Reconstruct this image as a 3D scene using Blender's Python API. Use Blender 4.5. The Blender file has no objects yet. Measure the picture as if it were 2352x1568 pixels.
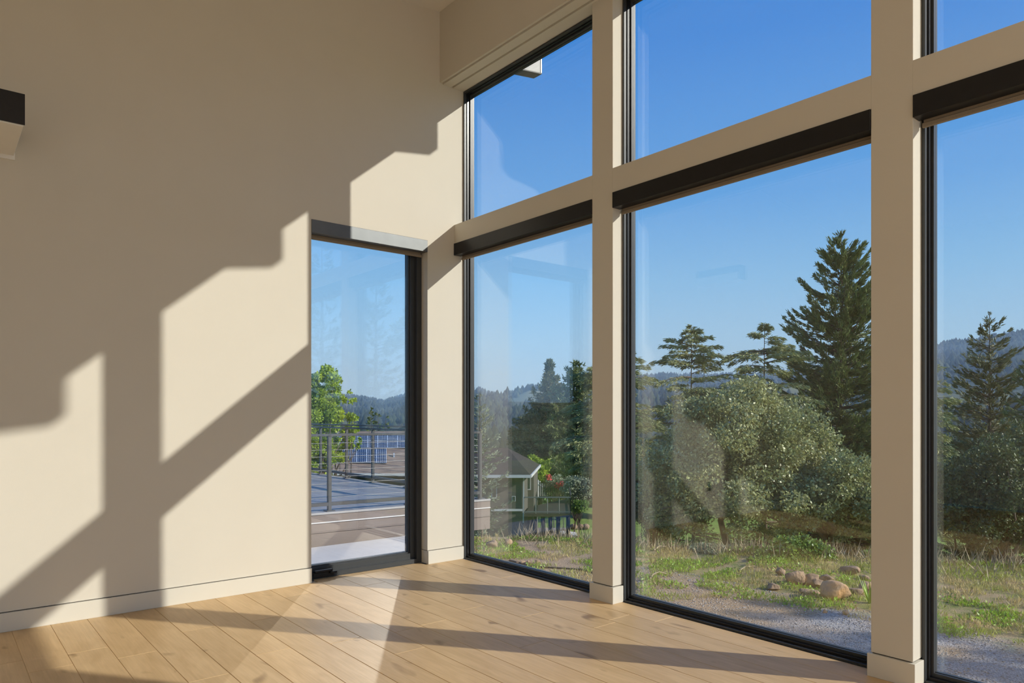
import bpy, bmesh, math, random
import numpy as np
from mathutils import Vector, noise

random.seed(7)
RNG = np.random.default_rng(11)
SC = bpy.context.scene
COL = SC.collection

# ------------------------------------------------------------------ camera
F_PX, CX, HY, EYE = 1624.0, 1176.0, 950.0, 1.35
CAM = np.array([5.381, -3.751, EYE])
TH = math.atan2(1.0, 0.8257)                       # heading of the lens, left of +Y
FWD = np.array([-math.sin(TH), math.cos(TH), 0.0])
RGT = np.array([math.cos(TH), math.sin(TH), 0.0])
cd = bpy.data.cameras.new('camera')
cam = bpy.data.objects.new('camera', cd); COL.objects.link(cam)
cam.location = CAM; cam.rotation_euler = (math.pi / 2, 0, TH)
cd.sensor_width = 36.0; cd.lens = F_PX / 2352 * 36.0
cd.shift_y = (HY - 784.0) / 2352.0
cd.clip_start = 0.05; cd.clip_end = 6000
SC.camera = cam

# ------------------------------------------------------------------ sky, sun, exposure
SUN_DIR = Vector((-1.381, -1.0, -0.838)).normalized()
world = bpy.data.worlds.new('sky'); SC.world = world; world.use_nodes = True
wn, wl = world.node_tree.nodes, world.node_tree.links
wn.clear()
w_out = wn.new('ShaderNodeOutputWorld'); w_bg = wn.new('ShaderNodeBackground')
w_tc = wn.new('ShaderNodeTexCoord'); w_sep = wn.new('ShaderNodeSeparateXYZ'); w_rp = wn.new('ShaderNodeValToRGB')
wl.new(w_tc.outputs['Generated'], w_sep.inputs[0]); wl.new(w_sep.outputs['Z'], w_rp.inputs[0])
wl.new(w_rp.outputs[0], w_bg.inputs[0]); wl.new(w_bg.outputs[0], w_out.inputs[0])
w_bg.inputs[1].default_value = 1.0
el = w_rp.color_ramp.elements
for p, c in ((0.0, (0.50, 0.76, 1.06)), (0.10, (0.41, 0.71, 1.05)), (0.18, (0.29, 0.61, 1.01)), (0.28, (0.155, 0.45, 0.95)),
             (0.46, (0.056, 0.295, 0.85)), (1.0, (0.04, 0.19, 0.58))):
    e = el[0] if p == 0.0 else (el[-1] if p == 1.0 else el.new(p))
    e.position = p; e.color = (*c, 1)
sd = bpy.data.lights.new('sun', 'SUN'); sun = bpy.data.objects.new('sun', sd); COL.objects.link(sun)
sun.rotation_euler = SUN_DIR.to_track_quat('-Z', 'Y').to_euler(); sun.location = (20, 15, 14)
sd.energy = 5.15; sd.angle = math.radians(0.6); sd.color = (1.0, 0.945, 0.85)
# added spot outside the door stands in for sun its glass reflects inside
gd = bpy.data.lights.new('added_glint_spot', 'SPOT'); glint = bpy.data.objects.new('added_glint_spot', gd); COL.objects.link(glint)
GLINT_DIR = Vector((-SUN_DIR.x, SUN_DIR.y, SUN_DIR.z))
glint.location = Vector((-0.18, -1.62, 1.35)) - GLINT_DIR * 30.0; glint.rotation_euler = GLINT_DIR.to_track_quat('-Z', 'Y').to_euler()
gd.energy = 14000.0; gd.color = sd.color; gd.spot_size = math.radians(5.9); gd.spot_blend = 0.03; gd.shadow_soft_size = 0.12
SC.view_settings.view_transform = 'Standard'; SC.view_settings.look = 'None'
SC.view_settings.gamma = 1.0; SC.view_settings.use_curve_mapping = False
SC.view_settings.exposure = 0.0
SC.cycles.max_bounces = 9; SC.cycles.diffuse_bounces = 5; SC.cycles.glossy_bounces = 3; SC.cycles.transparent_max_bounces = 24
SC.cycles.blur_glossy = 1.0; SC.cycles.use_adaptive_sampling = True; SC.cycles.adaptive_threshold = 0.05

# ------------------------------------------------------------------ helpers
def P(x, y, w):
    """a point of the place at forward distance w from the lens (for far things of the view)"""
    return CAM + w * (FWD + RGT * (x - CX) / F_PX + np.array([0, 0, 1.0]) * (HY - y) / F_PX)

def rw(p):
    d = np.asarray(p)[..., :2] - CAM[:2]
    return d @ RGT[:2], d @ FWD[:2]

MATS = {}
def mat(name, col, rough=0.6, metal=0.0, spec=0.5, var=0.0, scale=3.0, bump=0.0, bscale=40.0, col2=None,
        island=0.0, trans=0.0, coord='pos', stretch=None, objvar=0.0):
    """procedural surface: base colour, a second colour mixed in by noise, per-piece variation, fine relief"""
    m = bpy.data.materials.new(name); m.use_nodes = True
    n, l = m.node_tree.nodes, m.node_tree.links
    b = n['Principled BSDF']; b.inputs['Roughness'].default_value = rough; b.inputs['Metallic'].default_value = metal
    b.inputs['Specular IOR Level'].default_value = spec
    g = n.new('ShaderNodeNewGeometry')
    vec = g.outputs['Position']
    if stretch:
        mp = n.new('ShaderNodeMapping'); mp.inputs['Scale'].default_value = stretch
        l.new(vec, mp.inputs[0]); vec = mp.outputs[0]
    rgb = n.new('ShaderNodeRGB'); rgb.outputs[0].default_value = (*col, 1); cur = rgb.outputs[0]
    if col2 is not None:
        nz = n.new('ShaderNodeTexNoise'); nz.inputs['Scale'].default_value = scale; nz.inputs['Detail'].default_value = 6
        l.new(vec, nz.inputs['Vector'])
        rp = n.new('ShaderNodeValToRGB'); rp.color_ramp.elements[0].position = 0.5 - var; rp.color_ramp.elements[1].position = 0.5 + var
        l.new(nz.outputs[0], rp.inputs[0])
        mx = n.new('ShaderNodeMix'); mx.data_type = 'RGBA'
        l.new(rp.outputs[0], mx.inputs[0]); l.new(cur, mx.inputs[6]); mx.inputs[7].default_value = (*col2, 1); cur = mx.outputs[2]
    if island or objvar:
        src = g.outputs['Random Per Island'] if island else None
        if objvar:
            oi = n.new('ShaderNodeObjectInfo'); src = oi.outputs['Random']
        mr = n.new('ShaderNodeMapRange'); a = island or objvar
        mr.inputs[3].default_value = 1 - a; mr.inputs[4].default_value = 1 + a; l.new(src, mr.inputs[0])
        hs = n.new('ShaderNodeHueSaturation'); l.new(mr.outputs[0], hs.inputs['Value']); l.new(cur, hs.inputs['Color']); cur = hs.outputs[0]
    l.new(cur, b.inputs['Base Color'])
    if bump:
        nb = n.new('ShaderNodeTexNoise'); nb.inputs['Scale'].default_value = bscale; nb.inputs['Detail'].default_value = 4
        l.new(vec, nb.inputs['Vector'])
        bp = n.new('ShaderNodeBump'); bp.inputs['Strength'].default_value = bump; bp.inputs['Distance'].default_value = 0.02
        l.new(nb.outputs[0], bp.inputs['Height']); l.new(bp.outputs[0], b.inputs['Normal'])
    if trans:
        tr = n.new('ShaderNodeBsdfTranslucent'); ms = n.new('ShaderNodeMixShader'); ms.inputs[0].default_value = trans
        l.new(cur, tr.inputs[0]); l.new(b.outputs[0], ms.inputs[1]); l.new(tr.outputs[0], ms.inputs[2])
        l.new(ms.outputs[0], n['Material Output'].inputs[0])
    MATS[name] = m
    return m

def finish(o, name, m, parent, label=None, cat=None, group=None, kind=None):
    if m is not None and o.type == 'MESH':
        o.data.materials.append(m if not isinstance(m, str) else MATS[m])
    if parent is not None:
        o.parent = parent
    if label: o['label'] = label
    if cat: o['category'] = cat
    if group: o['group'] = group
    if kind: o['kind'] = kind
    return o

def root_loc(parent):
    L = Vector((0, 0, 0))
    while parent is not None:
        L += parent.location; parent = parent.parent
    return L

def obj(name, verts, faces, m, parent=None, smooth=False, **kw):
    v = np.asarray(verts, dtype=np.float64).reshape(-1, 3)
    me = bpy.data.meshes.new(name)
    if parent is None:
        lo, hi = v.min(0), v.max(0); loc = np.array([(lo[0] + hi[0]) / 2, (lo[1] + hi[1]) / 2, lo[2]])
    else:
        loc = np.array(root_loc(parent))
    v = v - loc
    if isinstance(faces, np.ndarray):
        k = faces.shape[1]; nf = len(faces)
        me.vertices.add(len(v)); me.vertices.foreach_set('co', v.astype(np.float32).ravel())
        me.loops.add(nf * k); me.loops.foreach_set('vertex_index', faces.astype(np.int32).ravel())
        me.polygons.add(nf); me.polygons.foreach_set('loop_start', np.arange(0, nf * k, k, dtype=np.int32))
        me.update(calc_edges=True)
    else:
        me.from_pydata([tuple(p) for p in v], [], faces); me.update()
    if smooth:
        me.polygons.foreach_set('use_smooth', np.ones(len(me.polygons), dtype=bool))
    o = bpy.data.objects.new(name, me); COL.objects.link(o)
    if parent is None: o.location = loc
    return finish(o, name, m, parent, **kw)

def empty(name, loc, label=None, cat=None, group=None, kind=None):
    o = bpy.data.objects.new(name, None); COL.objects.link(o); o.location = loc; o.empty_display_size = 0.2
    return finish(o, name, None, None, label, cat, group, kind)

BOXF = [(0, 1, 3, 2), (4, 6, 7, 5), (0, 4, 5, 1), (2, 3, 7, 6), (0, 2, 6, 4), (1, 5, 7, 3)]
def box_v(x0, x1, y0, y1, z0, z1):
    return [(x, y, z) for x in (x0, x1) for y in (y0, y1) for z in (z0, z1)]

class MB:
    """collects simple shapes for ONE mesh"""
    def __init__(s): s.v = []; s.f = []
    def add(s, v, f):
        o = len(s.v); s.v += [tuple(p) for p in v]; s.f += [tuple(i + o for i in q) for q in f]; return s
    def box(s, *a): return s.add(box_v(*a), BOXF)
    def bar(s, a, b, w, h=None):
        """square bar from a to b"""
        a, b = Vector(a), Vector(b); d = (b - a).normalized(); h = h or w
        u = d.cross(Vector((0, 0, 1)));
        if u.length < 1e-4: u = Vector((1, 0, 0))
        u.normalize(); t = u.cross(d)
        v = [p + u * (i * w / 2) + t * (j * h / 2) for p in (a, b) for i in (-1, 1) for j in (-1, 1)]
        return s.add(v, BOXF)
    def tube(s, pts, rad, n=6):
        pts = [Vector(p) for p in pts]; o = len(s.v); rings = []
        for i, p in enumerate(pts):
            d = (pts[min(i + 1, len(pts) - 1)] - pts[max(i - 1, 0)]).normalized()
            u = d.cross(Vector((0.31, 0.12, 0.94)))
            if u.length < 1e-3: u = d.cross(Vector((1, 0, 0)))
            u.normalize(); t = u.cross(d)
            r = rad[i] if isinstance(rad, (list, tuple, np.ndarray)) else rad
            for k in range(n):
                a = 2 * math.pi * k / n; s.v.append(tuple(p + (u * math.cos(a) + t * math.sin(a)) * r))
        for i in range(len(pts) - 1):
            for k in range(n):
                a, b = o + i * n + k, o + i * n + (k + 1) % n; s.f.append((a, b, b + n, a + n))
        s.f.append(tuple(o + k for k in range(n))[::-1]); e = o + (len(pts) - 1) * n; s.f.append(tuple(e + k for k in range(n)))
        return s
    def build(s, name, m, parent=None, bevel=0.0, smooth=False, **kw):
        o = obj(name, s.v, s.f, m, parent, smooth, **kw)
        if bevel:
            bm = bmesh.new(); bm.from_mesh(o.data)
            bmesh.ops.bevel(bm, geom=list(bm.edges), offset=bevel, segments=1, affect='EDGES', clamp_overlap=True)
            bm.to_mesh(o.data); bm.free()
        return o

def box(name, a, m, parent=None, bevel=0.0, **kw):
    return MB().box(*a).build(name, m, parent, bevel, **kw)

# ------------------------------------------------------------------ materials
mat('plaster', (0.655, 0.618, 0.535), 0.75, spec=0.2, col2=(0.635, 0.597, 0.515), var=0.3, scale=2.5, bump=0.02, bscale=180)
mat('trim_paint', (0.67, 0.64, 0.56), 0.5, spec=0.3, col2=(0.65, 0.62, 0.54), var=0.3, scale=4)
mat('ceiling_paint', (0.78, 0.76, 0.72), 0.8, spec=0.2, col2=(0.76, 0.74, 0.70), var=0.3, scale=2)
mat('black_metal', (0.011, 0.011, 0.013), 0.30, spec=0.35, col2=(0.014, 0.014, 0.016), var=0.2, scale=30)
mat('bronze_metal', (0.16, 0.17, 0.175), 0.45, metal=0.55, col2=(0.14, 0.15, 0.155), var=0.3, scale=12)
mat('frame_metal', (0.052, 0.056, 0.060), 0.38, metal=0.15, spec=0.4, col2=(0.046, 0.05, 0.054), var=0.3, scale=20)
mat('gasket', (0.012, 0.012, 0.012), 0.7, col2=(0.016, 0.016, 0.016), var=0.3, scale=20)
mat('gap_brown', (0.10, 0.085, 0.065), 0.9, col2=(0.09, 0.075, 0.06), var=0.3, scale=20)
mat('shade_fabric', (0.30, 0.25, 0.19), 0.9, spec=0.1, col2=(0.27, 0.22, 0.165), var=0.2, scale=160)
mat('lamp_lens', (0.82, 0.81, 0.78), 0.5, col2=(0.78, 0.77, 0.74), var=0.3, scale=6)
mat('concrete', (0.74, 0.67, 0.60), 0.8, col2=(0.68, 0.61, 0.54), var=0.25, scale=5, bump=0.1, bscale=60)
mat('exterior_stucco', (0.45, 0.41, 0.35), 0.9, col2=(0.40, 0.36, 0.31), var=0.3, scale=6)
mat('roof_metal', (0.12, 0.12, 0.125), 0.5, col2=(0.10, 0.10, 0.105), var=0.3, scale=4)
mat('beam_cladding', (0.42, 0.42, 0.40), 0.5, col2=(0.37, 0.37, 0.355), var=0.3, scale=10)
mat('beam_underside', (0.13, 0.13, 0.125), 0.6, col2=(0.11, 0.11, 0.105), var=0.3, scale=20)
mat('deck_board', (0.36, 0.34, 0.335), 0.55, col2=(0.27, 0.255, 0.25), var=0.2, scale=2.0, stretch=(0.6, 14, 1), objvar=0.12)
mat('fascia_panel', (0.255, 0.205, 0.18), 0.6, col2=(0.225, 0.18, 0.158), var=0.25, scale=3)
mat('flashing', (0.80, 0.78, 0.76), 0.4, col2=(0.74, 0.72, 0.70), var=0.3, scale=8)
mat('edge_metal', (0.48, 0.46, 0.45), 0.5, col2=(0.42, 0.40, 0.39), var=0.3, scale=8)
mat('rail_metal', (0.085, 0.087, 0.09), 0.45, col2=(0.07, 0.072, 0.075), var=0.3, scale=20)
mat('cable', (0.22, 0.22, 0.22), 0.45, metal=0.3, col2=(0.18, 0.18, 0.18), var=0.3, scale=20)
mat('bark', (0.16, 0.12, 0.09), 0.9, col2=(0.09, 0.068, 0.052), var=0.15, scale=9, stretch=(1, 1, 0.25), bump=0.5, bscale=30)
mat('pale_bark', (0.34, 0.27, 0.20), 0.9, col2=(0.2, 0.155, 0.115), var=0.2, scale=9, bump=0.4, bscale=30)
mat('oak_leaf', (0.44, 0.44, 0.19), 0.42, spec=0.55, col2=(0.30, 0.33, 0.13), var=0.12, scale=1.3, island=0.45, trans=0.25)
mat('dark_leaf', (0.165, 0.195, 0.068), 0.5, spec=0.45, col2=(0.09, 0.12, 0.045), var=0.12, scale=1.1, island=0.4, trans=0.22)
mat('bright_leaf', (0.46, 0.56, 0.06), 0.5, spec=0.4, col2=(0.33, 0.45, 0.045), var=0.15, scale=1.0, island=0.4, trans=0.42)
mat('bush_leaf', (0.27, 0.38, 0.075), 0.42, spec=0.5, col2=(0.18, 0.28, 0.06), var=0.15, scale=3, island=0.45, trans=0.3)
mat('olive_leaf', (0.34, 0.37, 0.23), 0.5, col2=(0.26, 0.29, 0.17), var=0.15, scale=2, island=0.4, trans=0.25)
mat('fir_needle', (0.25, 0.275, 0.095), 0.55, spec=0.35, col2=(0.14, 0.18, 0.068), var=0.12, scale=1.1, island=0.4, trans=0.15)
mat('cedar_needle', (0.37, 0.37, 0.14), 0.55, spec=0.35, col2=(0.19, 0.23, 0.10), var=0.12, scale=1.3, island=0.4, trans=0.15)
mat('pine_needle', (0.24, 0.235, 0.10), 0.55, spec=0.35, col2=(0.15, 0.16, 0.07), var=0.12, scale=0.8, island=0.4, trans=0.15)
mat('spruce_needle', (0.25, 0.3, 0.19), 0.55, spec=0.35, col2=(0.18, 0.23, 0.145), var=0.12, scale=1.0, island=0.4, trans=0.15)
mat('grass_blade', (0.32, 0.42, 0.05), 0.5, col2=(0.58, 0.46, 0.20), var=0.07, scale=1.5, island=0.4, trans=0.35)
mat('weed_leaf', (0.36, 0.56, 0.05), 0.45, col2=(0.25, 0.41, 0.065), var=0.15, scale=3, island=0.4, trans=0.35)
mat('dry_stalk', (0.45, 0.36, 0.22), 0.8, col2=(0.35, 0.28, 0.17), var=0.2, scale=8, island=0.3)
mat('rock', (0.52, 0.345, 0.205), 0.85, spec=0.15, col2=(0.22, 0.165, 0.125), var=0.13, scale=9, bump=1.0, bscale=26)
mat('boulder', (0.62, 0.36, 0.17), 0.8, spec=0.15, col2=(0.40, 0.29, 0.21), var=0.12, scale=7, bump=0.9, bscale=18)
mat('pebble', (0.50, 0.475, 0.455), 0.85, col2=(0.38, 0.36, 0.345), var=0.2, scale=9, island=0.5)
mat('shingle', (0.065, 0.052, 0.048), 0.9, spec=0.2, col2=(0.045, 0.037, 0.034), var=0.15, scale=5, stretch=(1, 1, 6), bump=0.3, bscale=8)
mat('brown_roof', (0.30, 0.22, 0.165), 0.9, col2=(0.22, 0.16, 0.12), var=0.15, scale=1.5, stretch=(1, 1, 5), bump=0.3, bscale=6)
mat('house_siding', (0.12, 0.108, 0.09), 0.85, col2=(0.10, 0.09, 0.075), var=0.2, scale=3, stretch=(1, 1, 8))
mat('white_trim', (0.62, 0.62, 0.60), 0.6, col2=(0.56, 0.56, 0.545), var=0.3, scale=5)
mat('house_glass', (0.05, 0.06, 0.07), 0.08, spec=0.8, col2=(0.06, 0.07, 0.08), var=0.3, scale=2)
mat('solar_cell', (0.035, 0.045, 0.085), 0.15, spec=0.7, col2=(0.045, 0.055, 0.10), var=0.2, scale=2)
mat('aluminium', (0.62, 0.63, 0.65), 0.4, metal=0.4, col2=(0.56, 0.57, 0.59), var=0.3, scale=8)
mat('dark_wood', (0.055, 0.038, 0.030), 0.8, col2=(0.04, 0.028, 0.022), var=0.2, scale=6)
mat('patio_stone', (0.38, 0.33, 0.28), 0.9, col2=(0.31, 0.27, 0.23), var=0.2, scale=0.8)
mat('white_canvas', (0.66, 0.66, 0.66), 0.8, col2=(0.58, 0.58, 0.58), var=0.25, scale=3)
mat('red_flower', (0.55, 0.06, 0.05), 0.6, col2=(0.45, 0.05, 0.06), var=0.2, scale=5, island=0.3)
mat('orange_plastic', (0.75, 0.22, 0.03), 0.5, col2=(0.65, 0.18, 0.03), var=0.2, scale=5)
mat('hill_scrub', (0.060, 0.082, 0.050), 0.95, spec=0.1, col2=(0.26, 0.25, 0.125), var=0.06, scale=0.006, island=0.0)
mat('hill_tree', (0.042, 0.060, 0.038), 0.95, spec=0.1, col2=(0.06, 0.08, 0.045), var=0.2, scale=0.03, island=0.35)
mat('black_plastic', (0.012, 0.012, 0.012), 0.4, col2=(0.016, 0.016, 0.016), var=0.3, scale=20)

# wood floor: grain runs along X, tone differs plank by plank, a few knots
def wood_floor():
    m = bpy.data.materials.new('oak_plank'); m.use_nodes = True; n, l = m.node_tree.nodes, m.node_tree.links
    b = n['Principled BSDF']
    g = n.new('ShaderNodeNewGeometry'); oi = n.new('ShaderNodeObjectInfo')
    off = n.new('ShaderNodeVectorMath'); off.operation = 'ADD'
    sc = n.new('ShaderNodeVectorMath'); sc.operation = 'SCALE'; sc.inputs[3].default_value = 37.0
    cmb = n.new('ShaderNodeCombineXYZ')
    for i in (0, 1, 2): l.new(oi.outputs['Random'], cmb.inputs[i])
    l.new(cmb.outputs[0], sc.inputs[0]); l.new(g.outputs['Position'], off.inputs[0]); l.new(sc.outputs[0], off.inputs[1])
    def nz(scale, vec, detail=5, rough=0.55, dist=0.0):
        t = n.new('ShaderNodeTexNoise'); t.inputs['Scale'].default_value = scale; t.inputs['Detail'].default_value = detail
        t.inputs['Roughness'].default_value = rough; t.inputs['Distortion'].default_value = dist
        mp = n.new('ShaderNodeMapping'); mp.inputs['Scale'].default_value = vec
        l.new(off.outputs[0], mp.inputs[0]); l.new(mp.outputs[0], t.inputs['Vector']); return t.outputs[0]
    grain = nz(3.0, (1.2, 26, 1), 6, 0.6, 0.5); cloud = nz(2.2, (1.0, 3.5, 1), 3, 0.5, 1.2); knots = nz(3.4, (1.0, 2.2, 1), 1, 0.3, 0.6)
    def ramp(src, p0, p1, c0, c1):
        r = n.new('ShaderNodeValToRGB'); r.color_ramp.elements[0].position = p0; r.color_ramp.elements[1].position = p1
        r.color_ramp.elements[0].color = (*c0, 1); r.color_ramp.elements[1].color = (*c1, 1); l.new(src, r.inputs[0]); return r.outputs[0]
    def mul(a, bb, f=1.0):
        x = n.new('ShaderNodeMix'); x.data_type = 'RGBA'; x.blend_type = 'MULTIPLY'; x.inputs[0].default_value = f
        l.new(a, x.inputs[6]); l.new(bb, x.inputs[7]); return x.outputs[2]
    base = ramp(cloud, 0.3, 0.72, (0.58, 0.395, 0.205), (0.68, 0.48, 0.265))
    base = mul(base, ramp(grain, 0.3, 0.7, (0.90, 0.885, 0.86), (1.03, 1.03, 1.02)))
    base = mul(base, ramp(knots, 0.20, 0.30, (0.52, 0.47, 0.42), (1, 1, 1)))
    hs = n.new('ShaderNodeHueSaturation'); mr = n.new('ShaderNodeMapRange'); mr.inputs[3].default_value = 0.93; mr.inputs[4].default_value = 1.06
    l.new(oi.outputs['Random'], mr.inputs[0]); l.new(mr.outputs[0], hs.inputs['Value']); l.new(base, hs.inputs['Color'])
    l.new(hs.outputs[0], b.inputs['Base Color'])
    b.inputs['Roughness'].default_value = 0.42; b.inputs['Specular IOR Level'].default_value = 0.16
    bp = n.new('ShaderNodeBump'); bp.inputs['Strength'].default_value = 0.05; bp.inputs['Distance'].default_value = 0.01
    l.new(grain, bp.inputs['Height']); l.new(bp.outputs[0], b.inputs['Normal'])
    MATS['oak_plank'] = m
wood_floor()

# double glazing: each face of the pane mirrors by the angle of incidence and lets the rest through
def glass():
    m = bpy.data.materials.new('window_glass'); m.use_nodes = True; n, l = m.node_tree.nodes, m.node_tree.links
    n.remove(n['Principled BSDF']); out = n['Material Output']
    g = n.new('ShaderNodeNewGeometry'); dt = n.new('ShaderNodeVectorMath'); dt.operation = 'DOT_PRODUCT'
    l.new(g.outputs['Normal'], dt.inputs[0]); l.new(g.outputs['Incoming'], dt.inputs[1])
    def mth(op, a, b=None, c=None):
        x = n.new('ShaderNodeMath'); x.operation = op
        for i, v in enumerate((a, b, c)):
            if v is None: continue
            if isinstance(v, (int, float)): x.inputs[i].default_value = v
            else: l.new(v, x.inputs[i])
        return x.outputs[0]
    c = mth('ABSOLUTE', dt.outputs['Value']); k = mth('POWER', mth('SUBTRACT', 1.0, c), 4.2)
    R = mth('MULTIPLY_ADD', k, 0.905, 0.095)
    tr = n.new('ShaderNodeBsdfTransparent'); tr.inputs[0].default_value = (0.975, 0.985, 0.98, 1)
    gl = n.new('ShaderNodeBsdfGlossy'); gl.inputs['Roughness'].default_value = 0.0
    ms = n.new('ShaderNodeMixShader'); l.new(R, ms.inputs[0]); l.new(tr.outputs[0], ms.inputs[1]); l.new(gl.outputs[0], ms.inputs[2])
    l.new(ms.outputs[0], out.inputs[0]); MATS['window_glass'] = m
glass()

# ground: grey gravel along the house, soil and grass beyond, green lawn far down the slope
def ground_mat():
    m = bpy.data.materials.new('ground_cover'); m.use_nodes = True; n, l = m.node_tree.nodes, m.node_tree.links
    b = n['Principled BSDF']; b.inputs['Roughness'].default_value = 0.95; b.inputs['Specular IOR Level'].default_value = 0.15
    g = n.new('ShaderNodeNewGeometry'); sp = n.new('ShaderNodeSeparateXYZ'); l.new(g.outputs['Position'], sp.inputs[0])
    def nz(s, d=5):
        t = n.new('ShaderNodeTexNoise'); t.inputs['Scale'].default_value = s; t.inputs['Detail'].default_value = d
        l.new(g.outputs['Position'], t.inputs['Vector']); return t.outputs[0]
    def ramp(src, stops):
        r = n.new('ShaderNodeValToRGB'); e = r.color_ramp.elements
        for i, (p, c) in enumerate(stops):
            k = e[i] if i < 2 else e.new(p)
            k.position = p; k.color = (*c, 1)
        l.new(src, r.inputs[0]); return r.outputs[0]
    def mixc(f, a, bb):
        x = n.new('ShaderNodeMix'); x.data_type = 'RGBA'; l.new(f, x.inputs[0]); l.new(a, x.inputs[6]); l.new(bb, x.inputs[7]); return x.outputs[2]
    stone = ramp(nz(85, 3), [(0.35, (0.27, 0.245, 0.225)), (0.68, (0.66, 0.60, 0.55))])
    dirt = ramp(nz(60, 3), [(0.35, (0.32, 0.215, 0.13)), (0.68, (0.58, 0.42, 0.27))])
    dx = n.new('ShaderNodeMapRange'); dx.inputs[1].default_value = 2.0; dx.inputs[2].default_value = 0.6; dx.inputs[3].default_value = -0.05; dx.inputs[4].default_value = 0.5
    l.new(sp.outputs['X'], dx.inputs[0])
    df = n.new('ShaderNodeMath'); df.operation = 'ADD'; l.new(nz(1.3), df.inputs[0]); l.new(dx.outputs[0], df.inputs[1])
    gravel = mixc(ramp(df.outputs[0], [(0.46, (0, 0, 0)), (0.62, (1, 1, 1))]), stone, dirt)
    soil = ramp(nz(5), [(0.36, (0.22, 0.25, 0.065)), (0.5, (0.36, 0.30, 0.13)), (0.62, (0.45, 0.32, 0.18))])
    lawn = ramp(nz(1.2), [(0.35, (0.19, 0.27, 0.055)), (0.65, (0.27, 0.36, 0.075))])
    edge = n.new('ShaderNodeMath'); edge.operation = 'MULTIPLY_ADD'; edge.inputs[1].default_value = 1.1
    l.new(nz(1.1), edge.inputs[0]); l.new(sp.outputs['Y'], edge.inputs[2])
    f1 = n.new('ShaderNodeMapRange'); f1.inputs[1].default_value = 3.75; f1.inputs[2].default_value = 4.15; l.new(edge.outputs[0], f1.inputs[0])
    near = mixc(f1.outputs[0], gravel, soil)
    f2 = n.new('ShaderNodeMapRange'); f2.inputs[1].default_value = -1.6; f2.inputs[2].default_value = -3.0; l.new(sp.outputs['Z'], f2.inputs[0])
    l.new(mixc(f2.outputs[0], near, lawn), b.inputs['Base Color'])
    bp = n.new('ShaderNodeBump'); bp.inputs['Strength'].default_value = 0.7; bp.inputs['Distance'].default_value = 0.02
    l.new(nz(70, 3), bp.inputs['Height']); l.new(bp.outputs[0], b.inputs['Normal']); MATS['ground_cover'] = m
ground_mat()

# ------------------------------------------------------------------ room shell
XR, YB = 9.70, -7.6                     # right wall, back wall
CEIL = lambda y: 5.004 + 0.118 * (y + 0.171)
COLX = [(1.760 + 1.987 * i, 1.962 + 1.987 * i) for i in range(4)]
BAYS = [(0.0, COLX[0][0])] + [(COLX[i][1], COLX[i + 1][0]) for i in range(3)] + [(COLX[3][1], XR)]
DY0, DY1, DZ = -1.389, -0.292, 2.907    # glazed opening in the left wall
FY = 0.10                               # inner face of the window frames
BB, GAP = 0.117, 0.0055                  # baseboard height, shadow gap above it

def prism_yz(poly, x0, x1):
    n = len(poly); v = [(x0, y, z) for y, z in poly] + [(x1, y, z) for y, z in poly]
    f = [tuple(range(n))[::-1], tuple(range(n, 2 * n))] + [(i, (i + 1) % n, n + (i + 1) % n, n + i) for i in range(n)]
    return v, f

mb = MB()
zb = BB + GAP
for poly in ([(YB, zb), (DY0, zb), (DY0, CEIL(DY0)), (YB, CEIL(YB))],
             [(DY0, DZ), (DY1, DZ), (DY1, CEIL(DY1)), (DY0, CEIL(DY0))],
             [(DY1, zb), (0.22, zb), (0.22, CEIL(0.22)), (DY1, CEIL(DY1))]):
    mb.add(*prism_yz(poly, -0.22, 0.0))
mb.build('wall_left', 'plaster', label='tall beige plaster wall with slanting bands of sunlight', cat='wall', kind='structure')
g_left = MB().box(-0.2, -0.006, YB, DY0 - 0.004, 0.001, zb - 0.0005).box(-0.2, -0.006, DY1 + 0.004, 0.095, 0.001, zb - 0.0005)
bl = empty('baseboard_left', (0, -1.4, 0), 'pale flush baseboard with shadow gap along the left wall', 'baseboard', kind='structure')
g_left.build('shadow_gap', 'gap_brown', bl)
for a, b in ((YB, DY0 - 0.0002), (DY1 + 0.0002, 0.108)):
    box('board', (-0.16, 0.014, a, b, 0.0, BB), 'trim_paint', bl, bevel=0.0015)

wf = empty('wall_front', (4.85, 0.1, 0), 'beige window wall of columns and cross beams facing the hillside', 'wall', kind='structure')
for i, (a, b) in enumerate(COLX):
    c = box('column', (a, b, 0.0, 0.20, zb, 4.40), 'plaster', wf, bevel=0.002, label='square beige column between the tall windows')
    MB().box(a + 0.006, b - 0.006, 0.006, 0.18, 0.0, zb + 0.0).build('shadow_gap', 'gap_brown', c)
    box('column_base', (a - 0.014, b + 0.014, -0.014, 0.098, 0.0, BB), 'trim_paint', c, bevel=0.0015)
for a, b in BAYS:
    box('cross_beam', (a - 0.001, b + 0.001, 0.0, 0.20, 2.922, 3.095), 'plaster', wf)
# header over the upper windows: deep box with stepped soffit and a slot for the blinds
hd = MB().add(*prism_yz([(-0.161, 4.372), (-0.161, CEIL(-0.161)), (0.22, CEIL(0.22)), (0.22, 4.372)], 0.0, XR)).build('header', 'plaster', wf)
box('soffit_edge', (0.0, XR, -0.161, -0.140, 4.361, 4.372), 'plaster', wf)
box('soffit_board', (0.0, XR, -0.128, -0.040, 4.352, 4.372), 'trim_paint', wf, bevel=0.001)
box('soffit_board', (0.0, XR, -0.018, 0.10, 4.352, 4.372), 'trim_paint', wf, bevel=0.001)

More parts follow.
